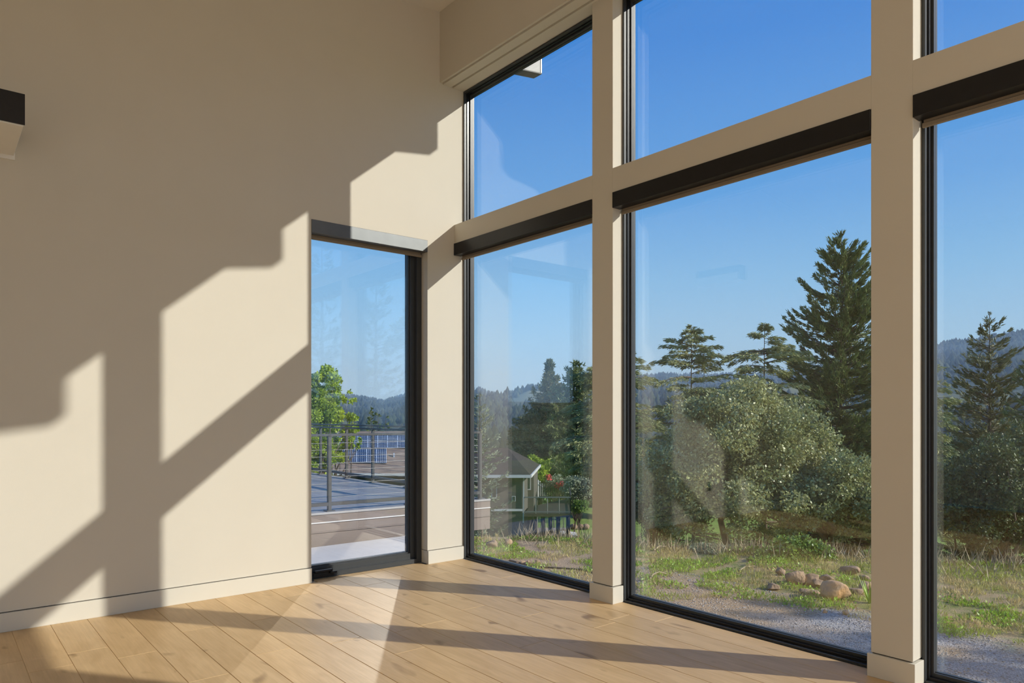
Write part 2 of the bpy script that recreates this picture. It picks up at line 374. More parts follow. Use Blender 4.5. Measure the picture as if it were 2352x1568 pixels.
# ceiling slopes up towards the glass; roof goes on outside as an overhang
ce = MB().add(*prism_yz([(YB - 0.2, CEIL(YB - 0.2)), (0.22, CEIL(0.22)), (0.22, CEIL(0.22) + 0.28), (YB - 0.2, CEIL(YB - 0.2) + 0.28)], -0.22, XR + 0.2))
ce.build('ceiling', 'ceiling_paint', label='white ceiling sloping up towards the tall windows', cat='ceiling', kind='structure')
rz = lambda y: 5.150 + 0.118 * (y - 1.13)
ov = empty('roof_overhang', (4.8, 0.7, 4.7), 'dark roof overhang carried on clad outrigger beams above the windows', 'roof', kind='structure')
MB().add(*prism_yz([(0.222, rz(0.222)), (1.15, rz(1.15)), (1.15, rz(1.15) + 0.2), (0.222, rz(0.222) + 0.2)], -0.35, XR + 0.35)).build('roof_edge', 'roof_metal', ov)
for i in range(6):
    x0 = -0.172 + 1.985 * i; x1 = x0 + 0.126
    ob = lambda y: 4.852 + 0.148 * (y - 1.13)
    o = MB().add(*prism_yz([(0.225, ob(0.225) + 0.012), (1.115, ob(1.115) + 0.012), (1.115, rz(1.115) - 0.002), (0.225, rz(0.225) - 0.002)], x0 + 0.006, x1 - 0.006)).build('outrigger_beam', 'beam_cladding', ov)
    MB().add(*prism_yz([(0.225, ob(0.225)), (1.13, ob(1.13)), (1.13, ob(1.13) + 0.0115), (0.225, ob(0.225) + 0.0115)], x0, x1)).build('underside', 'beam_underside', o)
    MB().add(*prism_yz([(1.1155, ob(1.1155) + 0.012), (1.13, ob(1.13) + 0.012), (1.13, rz(1.13) - 0.003), (1.1155, rz(1.1155) - 0.003)], x0, x1)).build('end_cap', 'flashing', o)

# back wall behind the lens; right wall's two wide openings are added to let in fill light
box('wall_back', (0, XR, YB - 0.2, YB, 0, CEIL(YB)), 'plaster', label='plain beige back wall behind the photographer', cat='wall', kind='structure')
mb = MB()
for y0, y1, z0, z1 in ((YB, -7.2, 0, 9), (-7.2, -0.3, 0, 0.12), (-7.2, -0.3, 4.1, 9), (-3.85, -3.65, 0.12, 4.1), (-0.3, 0.2, 0, 9)):
    mb.add(*prism_yz([(y0, z0), (y1, z0), (y1, min(z1, CEIL(y1))), (y0, min(z1, CEIL(y0)))], XR, XR + 0.2))
mb.build('wall_right', 'plaster', label='beige right wall with two wide unseen openings added for fill light', cat='wall', kind='structure')

# floor: slab plus single oak planks running along X
fl = box('floor', (-0.2, XR, YB, 0.225, -0.72, -0.014), 'concrete', label='pale oak plank floor on the slab', cat='floor', kind='structure')
PW = 0.2025
known = {-3.148: 0.73, -2.945: 0.985, -2.134: 0.755, -1.932: 3.4, -1.729: 4.4, -1.526: 1.55, -1.323: 1.53, -0.511: 2.275}
plank_meshes = {}
def plank(x0, x1, y0, y1):
    key = (round(x1 - x0, 3), round(y1 - y0, 3))
    L, W = key[0] - 0.0008, key[1] - 0.0008
    if key not in plank_meshes:
        c = 0.0022; z = 0.0
        v = box_v(-L / 2, L / 2, -W / 2, W / 2, -0.013, z - c) + box_v(-L / 2 + c, L / 2 - c, -W / 2 + c, W / 2 - c, z - c, z)
        f = [(0, 2, 6, 4), (0, 4, 5, 1), (2, 3, 7, 6), (0, 1, 3, 2), (4, 6, 7, 5), (9, 13, 15, 11), (1, 5, 13, 9), (3, 11, 15, 7), (1, 9, 11, 3), (5, 7, 15, 13)]
        me = bpy.data.meshes.new('plank'); me.from_pydata(v, [], f); me.update(); me.materials.append(MATS['oak_plank']); plank_meshes[key] = me
    o = bpy.data.objects.new('plank', plank_meshes[key]); COL.objects.link(o); o.parent = fl
    o.location = Vector(((x0 + x1) / 2, (y0 + y1) / 2, 0)) - root_loc(fl)
r0 = -3.148
rows = [r0 + PW * i for i in range(-21, 16)]
LN = [1.9, 2.2, 1.6, 2.5, 1.35]
for y in rows:
    y1 = min(y + PW, 0.10); y0 = max(y, YB)
    if y1 - y0 < 0.02: continue
    k = min(known, key=lambda q: abs(q - y)); st = known[k] if abs(k - y) < 0.03 else random.uniform(0.4, 2.3)
    xs = [st]; x = st
    while x > 0.02:
        x -= random.choice(LN); xs.append(max(x, 0.016))
    x = st
    while x < XR:
        x += random.choice(LN); xs.append(min(x, XR))
    xs = sorted(set(xs))
    if xs[1] - xs[0] < 0.25: xs.pop(1)
    if xs[-1] - xs[-2] < 0.25: xs.pop(-2)
    xs[0] = -0.098 if DY0 - 0.01 < (y0 + y1) / 2 < DY1 - 0.02 else 0.0
    for a, b in zip(xs[:-1], xs[1:]): plank(a, b, y0, y1)

# ------------------------------------------------------------------ windows
def ring(mb, axis, a0, a1, z0, z1, w, wb, d0, d1, wl=None):
    """rectangular ring, width w (wb at the bottom), from depth d0 to d1 along the wall's normal"""
    def B(p0, p1, q0, q1):
        if axis == 'x': mb.box(p0, p1, d0, d1, q0, q1)
        else: mb.box(-d1, -d0, p0, p1, q0, q1)
    wl = w if wl is None else wl
    B(a0, a0 + wl, z0, z1); B(a1 - w, a1, z0, z1); B(a0 + wl, a1 - w, z0, z0 + wb); B(a0 + wl, a1 - w, z1 - w, z1)

wnames = ['first', 'second', 'third', 'fourth', 'fifth']
nwin = 0
WIN_LABELS = {
    (0, 0): 'tall lower window beside the corner, looking on pines and a neighbouring house',
    (0, 1): 'tall lower window between two columns, looking on the big oak and cedars',
    (0, 2): 'lower window at the right edge, looking on a conifer and grass strip',
    (0, 3): 'lower window of the fourth bay, out of the photo on the right',
    (0, 4): 'lower window of the fifth bay, out of the photo on the right',
    (1, 0): 'upper window beside the corner, with a roof beam end showing outside',
    (1, 1): 'upper window between two columns, filled with plain blue sky',
    (1, 2): 'upper window in the top right corner, a small patch of sky',
    (1, 3): 'upper window of the fourth bay, out of the photo on the right',
    (1, 4): 'upper window of the fifth bay, out of the photo on the right'}
for up in (0, 1):
    for i, (a, b) in enumerate(BAYS):
        nwin += 1
        z0, z1 = (0.0, 2.922) if not up else (3.095, 4.352)
        W = empty('window_%d' % nwin, ((a + b) / 2, FY, z0), WIN_LABELS[(up, i)], 'window', kind='structure')
        m1 = MB(); ring(m1, 'x', a + 0.004, b - 0.004, z0, z1 - 0.001, 0.014, 0.012, FY, FY + 0.028); m1.build('frame', 'frame_metal', W, bevel=0.001)
        m1 = MB(); ring(m1, 'x', a + 0.004, b - 0.004, z0, z1 - 0.001, 0.022, 0.026, FY + 0.028, FY + 0.056); m1.build('inner_frame', 'black_metal', W)
        m1 = MB(); ring(m1, 'x', a + 0.004, b - 0.004, z0, z1 - 0.001, 0.034, 0.044, FY + 0.056, FY + 0.075); m1.build('glazing_bead', 'frame_metal', W, bevel=0.001)
        m1 = MB(); ring(m1, 'x', a + 0.001, b - 0.001, z0, z1 - 0.001, 0.037, 0.047, FY + 0.0755, FY + 0.101); m1.build('outer_frame', 'frame_metal', W)
        box('pane', (a + 0.026, b - 0.026, FY + 0.0765, FY + 0.0995, z0 + 0.03, z1 - 0.026), 'window_glass', W)

# roller blinds tucked under the cross beam
SH_LABELS = ['black roller blind box under the beam beside the corner', 'black roller blind box under the beam between two columns',
             'black roller blind box at the right edge of the photo', 'roller blind box of the fourth bay', 'roller blind box of the fifth bay']
for i, (a, b) in enumerate(BAYS):
    S = empty('roller_blind', ((a + b) / 2, 0.05, 2.79), SH_LABELS[i], 'blind', group='roller blinds over the tall windows')
    box('cassette', (a + 0.001, b - 0.001, -0.007, 0.072, 2.812, 2.9215), 'black_metal', S, bevel=0.002)
    box('fabric', (a + 0.02, b - 0.02, 0.079, 0.0805, 2.80, 2.905), 'shade_fabric', S)
    box('hem_bar', (a + 0.014, b - 0.014, 0.073, 0.088, 2.776, 2.7995), 'shade_fabric', S, bevel=0.002)

# glazed opening in the left wall
D = empty('door_1', (-0.15, (DY0 + DY1) / 2, 0), 'tall narrow glazed door with black frame opening to the deck', 'door', kind='structure')
m1 = MB(); ring(m1, 'y', DY0 + 0.001, DY1 - 0.001, 0.0, DZ - 0.001, 0.05, 0.040, 0.098, 0.135, .03); m1.build('frame', 'frame_metal', D, bevel=0.001)
m1 = MB(); ring(m1, 'y', DY0 + 0.001, DY1 - 0.001, 0.0, DZ - 0.001, 0.095, 0.088, 0.1355, 0.155, .04); m1.build('sash', 'frame_metal', D, bevel=0.001)
m1 = MB(); ring(m1, 'y', DY0 + 0.001, DY1 - 0.001, 0.0, DZ - 0.001, 0.106, 0.10, 0.1552, 0.172, .045); m1.build('glazing_bead', 'frame_metal', D)
m1 = MB(); ring(m1, 'y', DY0 + 0.001, DY1 - 0.001, 0.0, DZ - 0.001, 0.108, 0.102, 0.1725, 0.21, .05); m1.build('outer_frame', 'frame_metal', D)
box('pane', (-0.196, -0.174, DY0 + 0.042, DY1 - 0.1, 0.094, DZ - 0.1), 'window_glass', D)
hk = box('handle_base', (-0.0975, -0.075, DY0 + 0.05, DY0 + 0.235, 0.012, 0.052), 'black_metal', D, bevel=0.004, label='low black crank handle on the sill')
box('handle_lever', (-0.088, -0.060, DY0 + 0.062, DY0 + 0.215, 0.053, 0.072), 'black_metal', hk, bevel=0.004)
box('handle_grip', (-0.074, -0.052, DY0 + 0.19, DY0 + 0.25, 0.036, 0.0525), 'black_metal', hk, bevel=0.004)
S = empty('roller_blind', (-0.05, (DY0 + DY1) / 2, 2.79), 'grey metal roller blind box over the glazed door, half in sun', 'blind', group='roller blinds over the tall windows')
box('cassette', (-0.072, 0.005, DY0 + 0.001, DY1 - 0.001, 2.802, DZ - 0.001), 'bronze_metal', S, bevel=0.002)
box('fabric', (-0.082, -0.0805, DY0 + 0.02, DY1 - 0.02, 2.79, 2.90), 'shade_fabric', S)
box('hem_bar', (-0.089, -0.074, DY0 + 0.014, DY1 - 0.014, 2.766, 2.7895), 'shade_fabric', S, bevel=0.002)

# wall lamp at the left edge of the photo
L = empty('wall_lamp', (0, -3.40, 2.94), 'long black box wall lamp with a pale lens, at the left edge', 'lamp')
ly0, ly1 = -3.482, -3.334
MB().box(0.004, 0.60, ly0, ly1, 3.124, 3.134).box(0.004, 0.60, ly0, ly0 + 0.004, 3.05, 3.124).box(0.004, 0.60, ly1 - 0.004, ly1, 3.05, 3.124).box(0.596, 0.604, ly0, ly1, 2.962, 3.134).build('housing', 'black_metal', L, bevel=0.001)
box('lens', (0.012, 0.594, ly0 + 0.006, ly1 - 0.006, 2.955, 3.10), 'lamp_lens', L, bevel=0.003)
box('lens_rim', (0.0, 0.012, ly0, ly1, 2.93, 3.05), 'lamp_lens', L)
box('wall_plate', (0.0, 0.0035, ly0 + 0.02, ly1 - 0.02, 3.051, 3.123), 'black_metal', L)

O = empty('power_outlet', (0, -3.6, 0.36), 'black power outlet low on the left wall, seen mirrored in the window', 'outlet')
box('cover_plate', (0.0002, 0.006, -3.638, -3.562, 0.36, 0.478), 'black_plastic', O, bevel=0.002)
box('socket', (0.006, 0.008, -3.62, -3.58, 0.375, 0.463), 'gasket', O)

# ------------------------------------------------------------------ terrain
def terrain(x, y):
    p = np.stack([np.asarray(x, float), np.asarray(y, float)], -1)
    r, w = rw(p)
    we = 11.4 - 0.38 * np.clip(r, 0, 20)
    s = np.clip(w - we, 0, None)
    z = -0.62 - 0.34 * np.minimum(s, 6) - 0.215 * np.clip(s - 6, 0, None)
    z = np.maximum(z, -6.3)
    z = z - 0.12 * np.clip(w - 62, 0, 70)
    z = z - 0.24 * np.clip(-r - 1.6, 0, 14) * np.clip((w - 2) / 5, 0, 1) * np.clip((60 - w) / 30, 0, 1)
    z = z + 0.05 * np.sin(x * 1.7 + 0.6) * np.cos(y * 1.3) * np.clip((y - 3.2) / 1.5, 0, 1)
    return z
def tz(x, y): return float(terrain(np.array([x]), np.array([y]))[0])

def graded(lo, hi, n, mid, k=2.6):
    t = np.linspace(-1, 1, n); g = np.sinh(k * t) / np.sinh(k)
    return np.where(g < 0, mid + g * (mid - lo), mid + g * (hi - mid))
gr, gw = np.meshgrid(graded(-150, 150, 150, 2.0, 3.6), graded(-40, 150, 170, 8.0, 3.2))
gx = CAM[0] + gr * RGT[0] + gw * FWD[0]; gy = CAM[1] + gr * RGT[1] + gw * FWD[1]
gz = terrain(gx, gy)
nr, nc = gr.shape
idx = np.arange(nr * nc).reshape(nr, nc)
quads = np.stack([idx[:-1, :-1], idx[:-1, 1:], idx[1:, 1:], idx[1:, :-1]], -1).reshape(-1, 4)
obj('ground', np.stack([gx, gy, gz], -1).reshape(-1, 3), quads, 'ground_cover', smooth=True,
    label='gravel strip and grassy ground falling away to a lawn', cat='ground', kind='structure')

# far hills: one rising land mass with a ridge, woods scattered over it
ridge_x = np.array([-3000, -1200, 0, 700, 830, 880, 940, 1010, 1090, 1150, 1220, 1340, 1460, 1520, 1640, 1830, 2000, 2150, 2200, 2290, 2352, 2600, 3200, 5000])
ridge_y = np.array([880, 860, 880, 905, 917, 927, 908, 890, 893, 914, 892, 903, 868, 862, 866, 850, 815, 791, 783, 775, 763, 760, 800, 850])
def ridge(az):
    x = CX + F_PX * np.tan(np.clip(az, -1.2, 1.2))
    return (HY - np.interp(x, ridge_x, ridge_y)) / F_PX * np.cos(np.clip(az, -1.2, 1.2))
def fbm(x, y, s):
    return np.array([noise.fractal((a * s, b * s, 3.7), 0.9, 2.1, 5) for a, b in zip(x.ravel(), y.ravel())]).reshape(x.shape)
RA, RB = 150.0, 1700.0
ha, hr = np.meshgrid(np.radians(np.linspace(-100, 150, 420)), np.concatenate([np.linspace(RA, RB, 46), [RB + 120, RB + 400]]))
def hill_xy(az, R): return (CAM[0] + R * (np.cos(az) * FWD[0] + np.sin(az) * RGT[0]), CAM[1] + R * (np.cos(az) * FWD[1] + np.sin(az) * RGT[1]))
hx, hy2 = hill_xy(ha, hr)
hn = fbm(hx, hy2, 0.004)
def hill_z(az, R, nv):
    t = np.clip((R - RA) / (RB - RA), 0, 1.3); top = EYE + ridge(az) * RB
    z = -17 + (top + 17) * np.where(t <= 1, 0.25 * t + 0.75 * t ** 1.7, 1 - 1.6 * (t - 1)) + nv * 26 * np.sin(np.clip(t, 0, 1) * math.pi) ** 0.8
    return z
hz = hill_z(ha, hr, hn)
nr, nc = ha.shape; idx = np.arange(nr * nc).reshape(nr, nc)
quads = np.stack([idx[:-1, :-1], idx[:-1, 1:], idx[1:, 1:], idx[1:, :-1]], -1).reshape(-1, 4)
hills = obj('hills', np.stack([hx, hy2, hz], -1).reshape(-1, 3), quads, 'hill_scrub', smooth=True,
            label='wooded hills with dry grass clearings along the horizon', cat='hills', kind='structure')
# woods on the hills, far too many to count
N = 26000
az = np.radians(RNG.uniform(-24, 42, N)); R = RA + (RB + 8 - RA) * RNG.uniform(0, 1, N) ** 0.8
bx, by = hill_xy(az, R)
nv = np.array([noise.fractal((a * 0.004, b * 0.004, 3.7), 0.9, 2.1, 5) for a, b in zip(bx, by)])
ns = np.array([noise.noise((a * 0.008, b * 0.008, 9.1)) for a, b in zip(bx, by)])
keep = ns > -0.12; az, R, bx, by, nv = az[keep], R[keep], bx[keep], by[keep], nv[keep]; N = len(az)
bz = hill_z(az, R, nv); th = RNG.uniform(5, 12, N); tr = th * RNG.uniform(0.22, 0.5, N)
k = 5; V = np.zeros((N, 2 * k + 1, 3))
for j in range(k):
    a = 2 * math.pi * j / k
    V[:, j] = np.stack([bx + tr * math.cos(a), by + tr * math.sin(a), bz + th * 0.25], -1)
    V[:, k + j] = np.stack([bx + tr * 0.6 * math.cos(a + .6), by + tr * 0.6 * math.sin(a + .6), bz - 1], -1)
V[:, 2 * k] = np.stack([bx, by, bz + th], -1)
base = (np.arange(N) * (2 * k + 1))[:, None, None]
T = np.array([[j, (j + 1) % k, 2 * k] for j in range(k)] + [[k + j, k + (j + 1) % k, j] for j in range(k)] + [[k + (j + 1) % k, (j + 1) % k, j] for j in range(k)])
obj('hill_woods', V.reshape(-1, 3), (base + T[None]).reshape(-1, 3), 'hill_tree', hills, kind='stuff', label='dark woods scattered over the hills')

# thin morning haze lying in the valley between the lower slope and the hills
hv = bpy.data.materials.new('haze'); hv.use_nodes = True; hn_ = hv.node_tree.nodes; hn_.remove(hn_['Principled BSDF'])
vs_ = hn_.new('ShaderNodeVolumeScatter'); vs_.inputs['Color'].default_value = (0.45, 0.68, 1.0, 1); vs_.inputs['Density'].default_value = 0.0005; vs_.inputs['Anisotropy'].default_value = 0.0
hv.node_tree.links.new(vs_.outputs[0], hn_['Material Output'].inputs['Volume']); MATS['haze'] = hv
hc = [CAM + FWD * w_ + RGT * r_ for w_, r_ in ((150, -1100), (150, 1500), (2100, 1500), (2100, -1100))]
obj('valley_haze', [(q_[0], q_[1], z_) for z_ in (-60, 120) for q_ in hc], [(3, 2, 1, 0), (4, 5, 6, 7), (0, 1, 5, 4), (1, 2, 6, 5), (2, 3, 7, 6), (3, 0, 4, 7)], 'haze', label='thin blue haze in front of the far hills', cat='haze', kind='stuff')

# ------------------------------------------------------------------ planting helpers
def unit(v): return v / np.maximum(np.linalg.norm(v, axis=-1, keepdims=True), 1e-9)
def blades(pos, d, L, W, rng=RNG):
    d = unit(d); S = unit(np.cross(d, rng.normal(size=d.shape))); L = np.broadcast_to(L, len(d))[:, None]; W = np.broadcast_to(W, len(d))[:, None]
    V = np.stack([pos, pos + d * L * 0.5 + S * W / 2, pos + d * L, pos + d * L * 0.5 - S * W / 2], 1).reshape(-1, 3)
    return V, np.arange(len(d) * 4).reshape(-1, 4)

def conifer(name, label, top, base_xy, R, leaf, seed, nb=150, t0=0.06, prof=0.8, fast=None, pitch=(35, -8), droop=0.18, uptip=0.10, plate=0.10, tiers=0,
            step=0.13, per=5, bl=0.26, bw=0.035, jit=0.3, start=0.15, trunk=0.014, side=0.7, group=None, down=0.0, tuft=False, topd=0.8):
    rng = np.random.default_rng(seed); bzz = tz(*base_xy) - 0.15
    top = np.array(top); H = top[2] - bzz; base = np.array([base_xy[0], base_xy[1], bzz])
    E = empty(name, base, label, 'tree', group)
    ts = [0, .2, .45, .7, .9, 1.0]; pts = [base + (top - base) * t + np.array([math.sin(5 * t + seed), math.cos(4 * t + seed), 0]) * H * .006 * (1 - t) for t in ts]
    tb = MB().tube(pts, [max(H * trunk * (1 - t) ** .8, .012) for t in ts], 8)
    t = 1 - (1 - t0) * rng.uniform(0, 1, nb) ** topd
    t = np.sort(t)
    if tiers:
        q = np.round(t * tiers) / tiers; t = q + rng.normal(0, .12 / tiers, nb); t = np.clip(t, t0, .995)
    u = np.clip(1 - t, 0.004, 1)
    pr = (1 - np.exp(-u / fast)) if fast else u ** prof
    Ln = R * pr * rng.uniform(1 - jit * 1.4, 1 + jit * .55, nb) + 0.05
    az = rng.uniform(0, 2 * math.pi, nb) if not tiers else rng.uniform(0, 2 * math.pi, nb)
    pa = np.radians(pitch[1] + (pitch[0] - pitch[1]) * t + rng.normal(0, 6, nb))
    hor = np.stack([np.cos(az), np.sin(az), np.zeros(nb)], -1)
    org = base + (top - base) * t[:, None]
    def at(i, s):
        z = Ln[i] * (np.sin(pa[i]) * s - droop * s ** 2 + uptip * s ** 4)
        return org[i] + hor[i] * (Ln[i] * s * np.cos(pa[i]))[:, None] + np.array([0, 0, 1.0]) * z[:, None]
    for i in range(nb):
        if Ln[i] > 0.25:
            ii = np.array([i, i, i, i]); q = at(ii, np.array([0, .3, .65, .95])); rr = max(.006, Ln[i] * .016)
            tb.tube(list(q), [rr, rr * .75, rr * .45, rr * .2], 4)
    tb.build('trunk', 'bark', E, smooth=True)
    cnt = np.maximum((Ln / step * (2.2 if plate > .2 else 1)).astype(int), 2); bi = np.repeat(np.arange(nb), cnt)
    s = start + (1 - start) * rng.uniform(0, 1, len(bi)) ** 0.8
    p = at(bi, s); d0 = unit(at(bi, np.minimum(s + .05, 1.05)) - at(bi, s - .0))
    sd = np.cross(d0, np.array([0, 0, 1.0])); lat = rng.uniform(-1, 1, len(bi)) * plate * Ln[bi] * np.sin(np.clip(s, 0, 1) * math.pi * .85 + .25)
    p = p + sd * lat[:, None] - np.array([0, 0, 1.0]) * (np.abs(lat) * .22)[:, None]
    p = np.repeat(p, per, 0); d = np.repeat(d0, per, 0); sd = np.repeat(sd, per, 0); n = len(p)
    if tuft: dd = d * .45 + rng.normal(size=(n, 3)) * .8 + np.array([0, 0, .35])
    else: dd = d * 1.0 + sd * (rng.uniform(-1, 1, n) * side)[:, None] + np.array([0, 0, 1.0]) * rng.normal(-down, .28, n)[:, None]
    V, Fq = blades(p + rng.normal(0, .03, (n, 3)), dd, bl * rng.uniform(.5, 1.15, n), bw * rng.uniform(.7, 1.3, n), rng)
    obj('foliage', V, Fq, leaf, E, kind='stuff')
    return E

def broadleaf(name, label, base_xy, blobs, leaf, nleaf, ll, lw, seed, bark='bark', trunk=None, tr=0.12, ncl=70, group=None, cat='tree', base_z=None, clump=0.30, stems=0):
    """crown of leaf clumps in several ellipsoid lobes; limbs run from the trunk into the clumps"""
    rng = np.random.default_rng(seed); z = tz(*base_xy) if base_z is None else base_z
    base = np.array([base_xy[0], base_xy[1], z - 0.1])
    E = empty(name, base, label, cat, group)
    vol = np.array([b[1][0] * b[1][1] * b[1][2] for b in blobs]) ** .67; pick = rng.choice(len(blobs), ncl, p=vol / vol.sum())
    c = np.array([b[0] for b in blobs])[pick]; rad = np.array([b[1] for b in blobs])[pick]
    dirs = unit(rng.normal(size=(ncl, 3))); rr = rng.uniform(.45, .98, ncl)[:, None]
    cen = c + dirs * rad * rr; cr = rad.min(1) * clump * rng.uniform(.7, 1.35, ncl)
    w = cr ** 2; k = rng.choice(ncl, nleaf, p=w / w.sum())
    q = unit(rng.normal(size=(nleaf, 3))) * (rng.uniform(.25, 1, nleaf) ** .5)[:, None] * cr[k][:, None] * np.array([1.15, 1.15, .85])
    pos = cen[k] + q
    pos[:, 2] = np.maximum(pos[:, 2], z + 0.02)
    d = unit(rng.normal(size=(nleaf, 3)) + unit(q) * .5 + np.array([0, 0, -.15]))
    V, Fq = blades(pos, d, ll * rng.uniform(.6, 1.2, nleaf), lw * rng.uniform(.7, 1.2, nleaf), rng)
    obj('foliage', V, Fq, leaf, E, kind='stuff')
    tb = MB(); pts = [base] + ([np.array(t) for t in trunk] if trunk else [base + (np.mean(c, 0) - base) * .55])
    rads = [tr * (1 - .5 * i / max(1, len(pts) - 1)) for i in range(len(pts))]; tb.tube(pts, rads, 8)
    for i in rng.choice(ncl, min(26, ncl), replace=False):
        a = pts[-1] if rng.random() < .7 else pts[-2] + (pts[-1] - pts[-2]) * .6; b = cen[i]; m = (a + b) / 2 + rng.normal(0, .12, 3) * np.linalg.norm(b - a) * .8
        tb.tube([a, m, b], [tr * .36, tr * .22, tr * .06], 5)
    tb.build('trunk' if cat == 'tree' else 'stems', bark, E, smooth=True)
    return E

def XY(x, w):
    p = P(x, HY, w); return (p[0], p[1])
def blob(x, y, w, rx, ry, rd=None):
    s = w / F_PX; return (P(x, y, w), (rx * s, (rd or rx) * s, ry * s))

# ------------------------------------------------------------------ conifers of the view
conifer('fir_tree', 'tallest dark fir with pointed top, right of the cedars', P(1932, 540, 30), XY(1930, 30), 3.0, 'fir_needle', 3, nb=580, fast=.21, pitch=(34, -8), droop=.12, uptip=.26,
        step=.075, per=9, bl=.25, bw=.042, jit=.34, side=.75, trunk=.010, plate=.16)
CED = dict(droop=.10, uptip=-.10, plate=.34, step=.055, per=6, bl=.18, bw=.03, side=1.0, down=.20, trunk=.008, topd=1.5)
conifer('cedar_tree', 'layered cedar with flat boughs above the left of the oak', P(1588, 750, 27), XY(1590, 27), 2.0, 'cedar_needle', 25, nb=150, fast=.15, pitch=(18, -4), jit=.65, **CED)
conifer('cedar_tree', 'flat-topped cedar next to the tall pointed fir', P(1756, 745, 27), XY(1755, 27), 1.85, 'cedar_needle', 31, nb=150, fast=.10, pitch=(14, -4), jit=.65, **CED)
conifer('cedar_tree', 'cedar half hidden behind the first column', P(1412, 768, 25), XY(1412, 25), 2.0, 'cedar_needle', 12, t0=.42, nb=170, fast=.18, pitch=(14, -2), jit=.5, **CED)
conifer('pine_tree', 'tall tufted pine at the left of the dark pine group', P(1262, 828, 55), XY(1262, 55), 4.4, 'pine_needle', 8, topd=1.0, nb=330, t0=.2, prof=.95, pitch=(38, 8), droop=.10, uptip=.25, plate=.16,
        step=.17, per=8, bl=.36, bw=.085, jit=.38, start=.35, tuft=True, trunk=.011)
conifer('pine_tree', 'bushier dark pine against the first column', P(1325, 829, 52), XY(1322, 52), 3.2, 'fir_needle', 19, nb=340, t0=.1, fast=.3, pitch=(35, 0), droop=.10, uptip=.22, plate=.16,
        step=.17, per=7, bl=.36, bw=.08, jit=.35, start=.25, tuft=True, trunk=.011)
conifer('spruce_tree', 'pale blue-green spruce behind the deck corner post', P(1102, 905, 22), XY(1104, 22), 0.85, 'spruce_needle', 6, nb=170, fast=.2, pitch=(25, -8), droop=.1, uptip=.2, step=.07, per=5, bl=.14, bw=.035)
conifer('fir_tree', 'fir with open branches in the right-edge window', P(2273, 722, 34), XY(2272, 34), 2.1, 'pine_needle', 41, nb=360, fast=.2, pitch=(32, -2), droop=.10, uptip=.2, plate=.14, step=.11, per=6, bl=.27, bw=.05, jit=.42, trunk=.010)
conifer('cedar_tree', 'light green cedar at the left of the right-edge window', P(2118, 790, 21), XY(2120, 21), 1.3, 'cedar_needle', 52, nb=200, fast=.24, pitch=(8, -10), droop=.10, uptip=-.06,
        plate=.34, step=.065, per=5, bl=.14, bw=.03, jit=.3, side=.8, down=.16)
conifer('fir_tree', 'fir cut by the right edge of the photo', P(2420, 745, 30), XY(2420, 30), 2.2, 'fir_needle', 44, nb=340, fast=.2, pitch=(32, -4), droop=.10, uptip=.2, step=.11, per=6, bl=.27, bw=.045, jit=.35)
for i, (x, y) in enumerate(((852, 938), (868, 945), (886, 950))):
    conifer('conifer', ['tallest of three small far conifers behind the solar roof', 'middle one of three small far conifers behind the solar roof', 'rightmost of three small far conifers behind the solar roof'][i],
            P(x, y, 95), XY(x, 95), 1.0, 'fir_needle', 60 + i, nb=80, prof=.8, step=.3, per=5, bl=.5, bw=.16, group='small conifers beyond the solar roof')
# beyond the right of the photo: mirrored in the door glass, or shading the gravel
conifer('fir_tree', 'tall fir standing right of the photo, mirrored in the door glass', (20.5, 10.6, 7.6), (20.5, 10.6), 1.7, 'fir_needle', 71, nb=160, prof=.7, pitch=(30, -6), droop=.1, uptip=.2, step=.15, per=5, bl=.34, bw=.06)
conifer('fir_tree', 'second fir right of the photo, mirrored at the door edge', (24.0, 9.8, 9.2), (24.0, 9.8), 1.9, 'fir_needle', 72, nb=160, prof=.7, pitch=(30, -6), droop=.1, uptip=.2, step=.15, per=5, bl=.34, bw=.06)

# ------------------------------------------------------------------ broadleaf trees
W1 = 17.0
broadleaf('oak_tree', 'large grey-green oak filling the middle window', XY(1668, W1), [blob(1690, 985, W1, 150, 125), blob(1790, 1060, W1 + .4, 130, 150), blob(1600, 1060, W1 - .3, 120, 140), blob(1720, 1130, W1 - .8, 170, 100), blob(1545, 1140, W1, 85, 100), blob(1500, 1080, W1 + .6, 50, 90), blob(1600, 1190, W1 - .6, 120, 55), blob(1760, 1200, W1 - .7, 120, 50)],
          'oak_leaf', 85000, .085, .05, 5, bark='pale_bark', trunk=[P(1672, 1262, W1), P(1655, 1195, W1), P(1680, 1110, W1)], tr=.11, ncl=280, clump=.26)
W2 = 16.0
broadleaf('oak_tree', 'smaller oak with dark forked trunk in front of the fir', XY(1908, W2), [blob(1915, 1120, W2, 95, 95), blob(1965, 1165, W2 - .3, 70, 80), blob(1850, 1170, W2 - .4, 90, 65)],
          'oak_leaf', 30000, .08, .048, 9, trunk=[P(1907, 1280, W2), P(1898, 1220, W2)], tr=.16, ncl=110, clump=.28)
broadleaf('round_tree', 'dark rounded broadleaf tree in the right-edge window', XY(2275, 14.5), [blob(2265, 1130, 14.5, 115, 130), blob(2350, 1120, 14.8, 110, 150), blob(2215, 1210, 14.2, 70, 85)],
          'dark_leaf', 52000, .07, .042, 15, tr=.12, ncl=150, clump=.25)
broadleaf('maple_tree', 'bright yellow-green tree behind the deck railing', XY(735, 21), [blob(700, 955, 21, 75, 110), blob(765, 1000, 21.3, 55, 85), blob(800, 935, 21.2, 26, 75), blob(818, 1000, 21.3, 20, 40), blob(745, 890, 21, 50, 60), blob(725, 1050, 20.6, 70, 50)],
          'bright_leaf', 34000, .085, .06, 23, tr=.10, ncl=150, clump=.20)
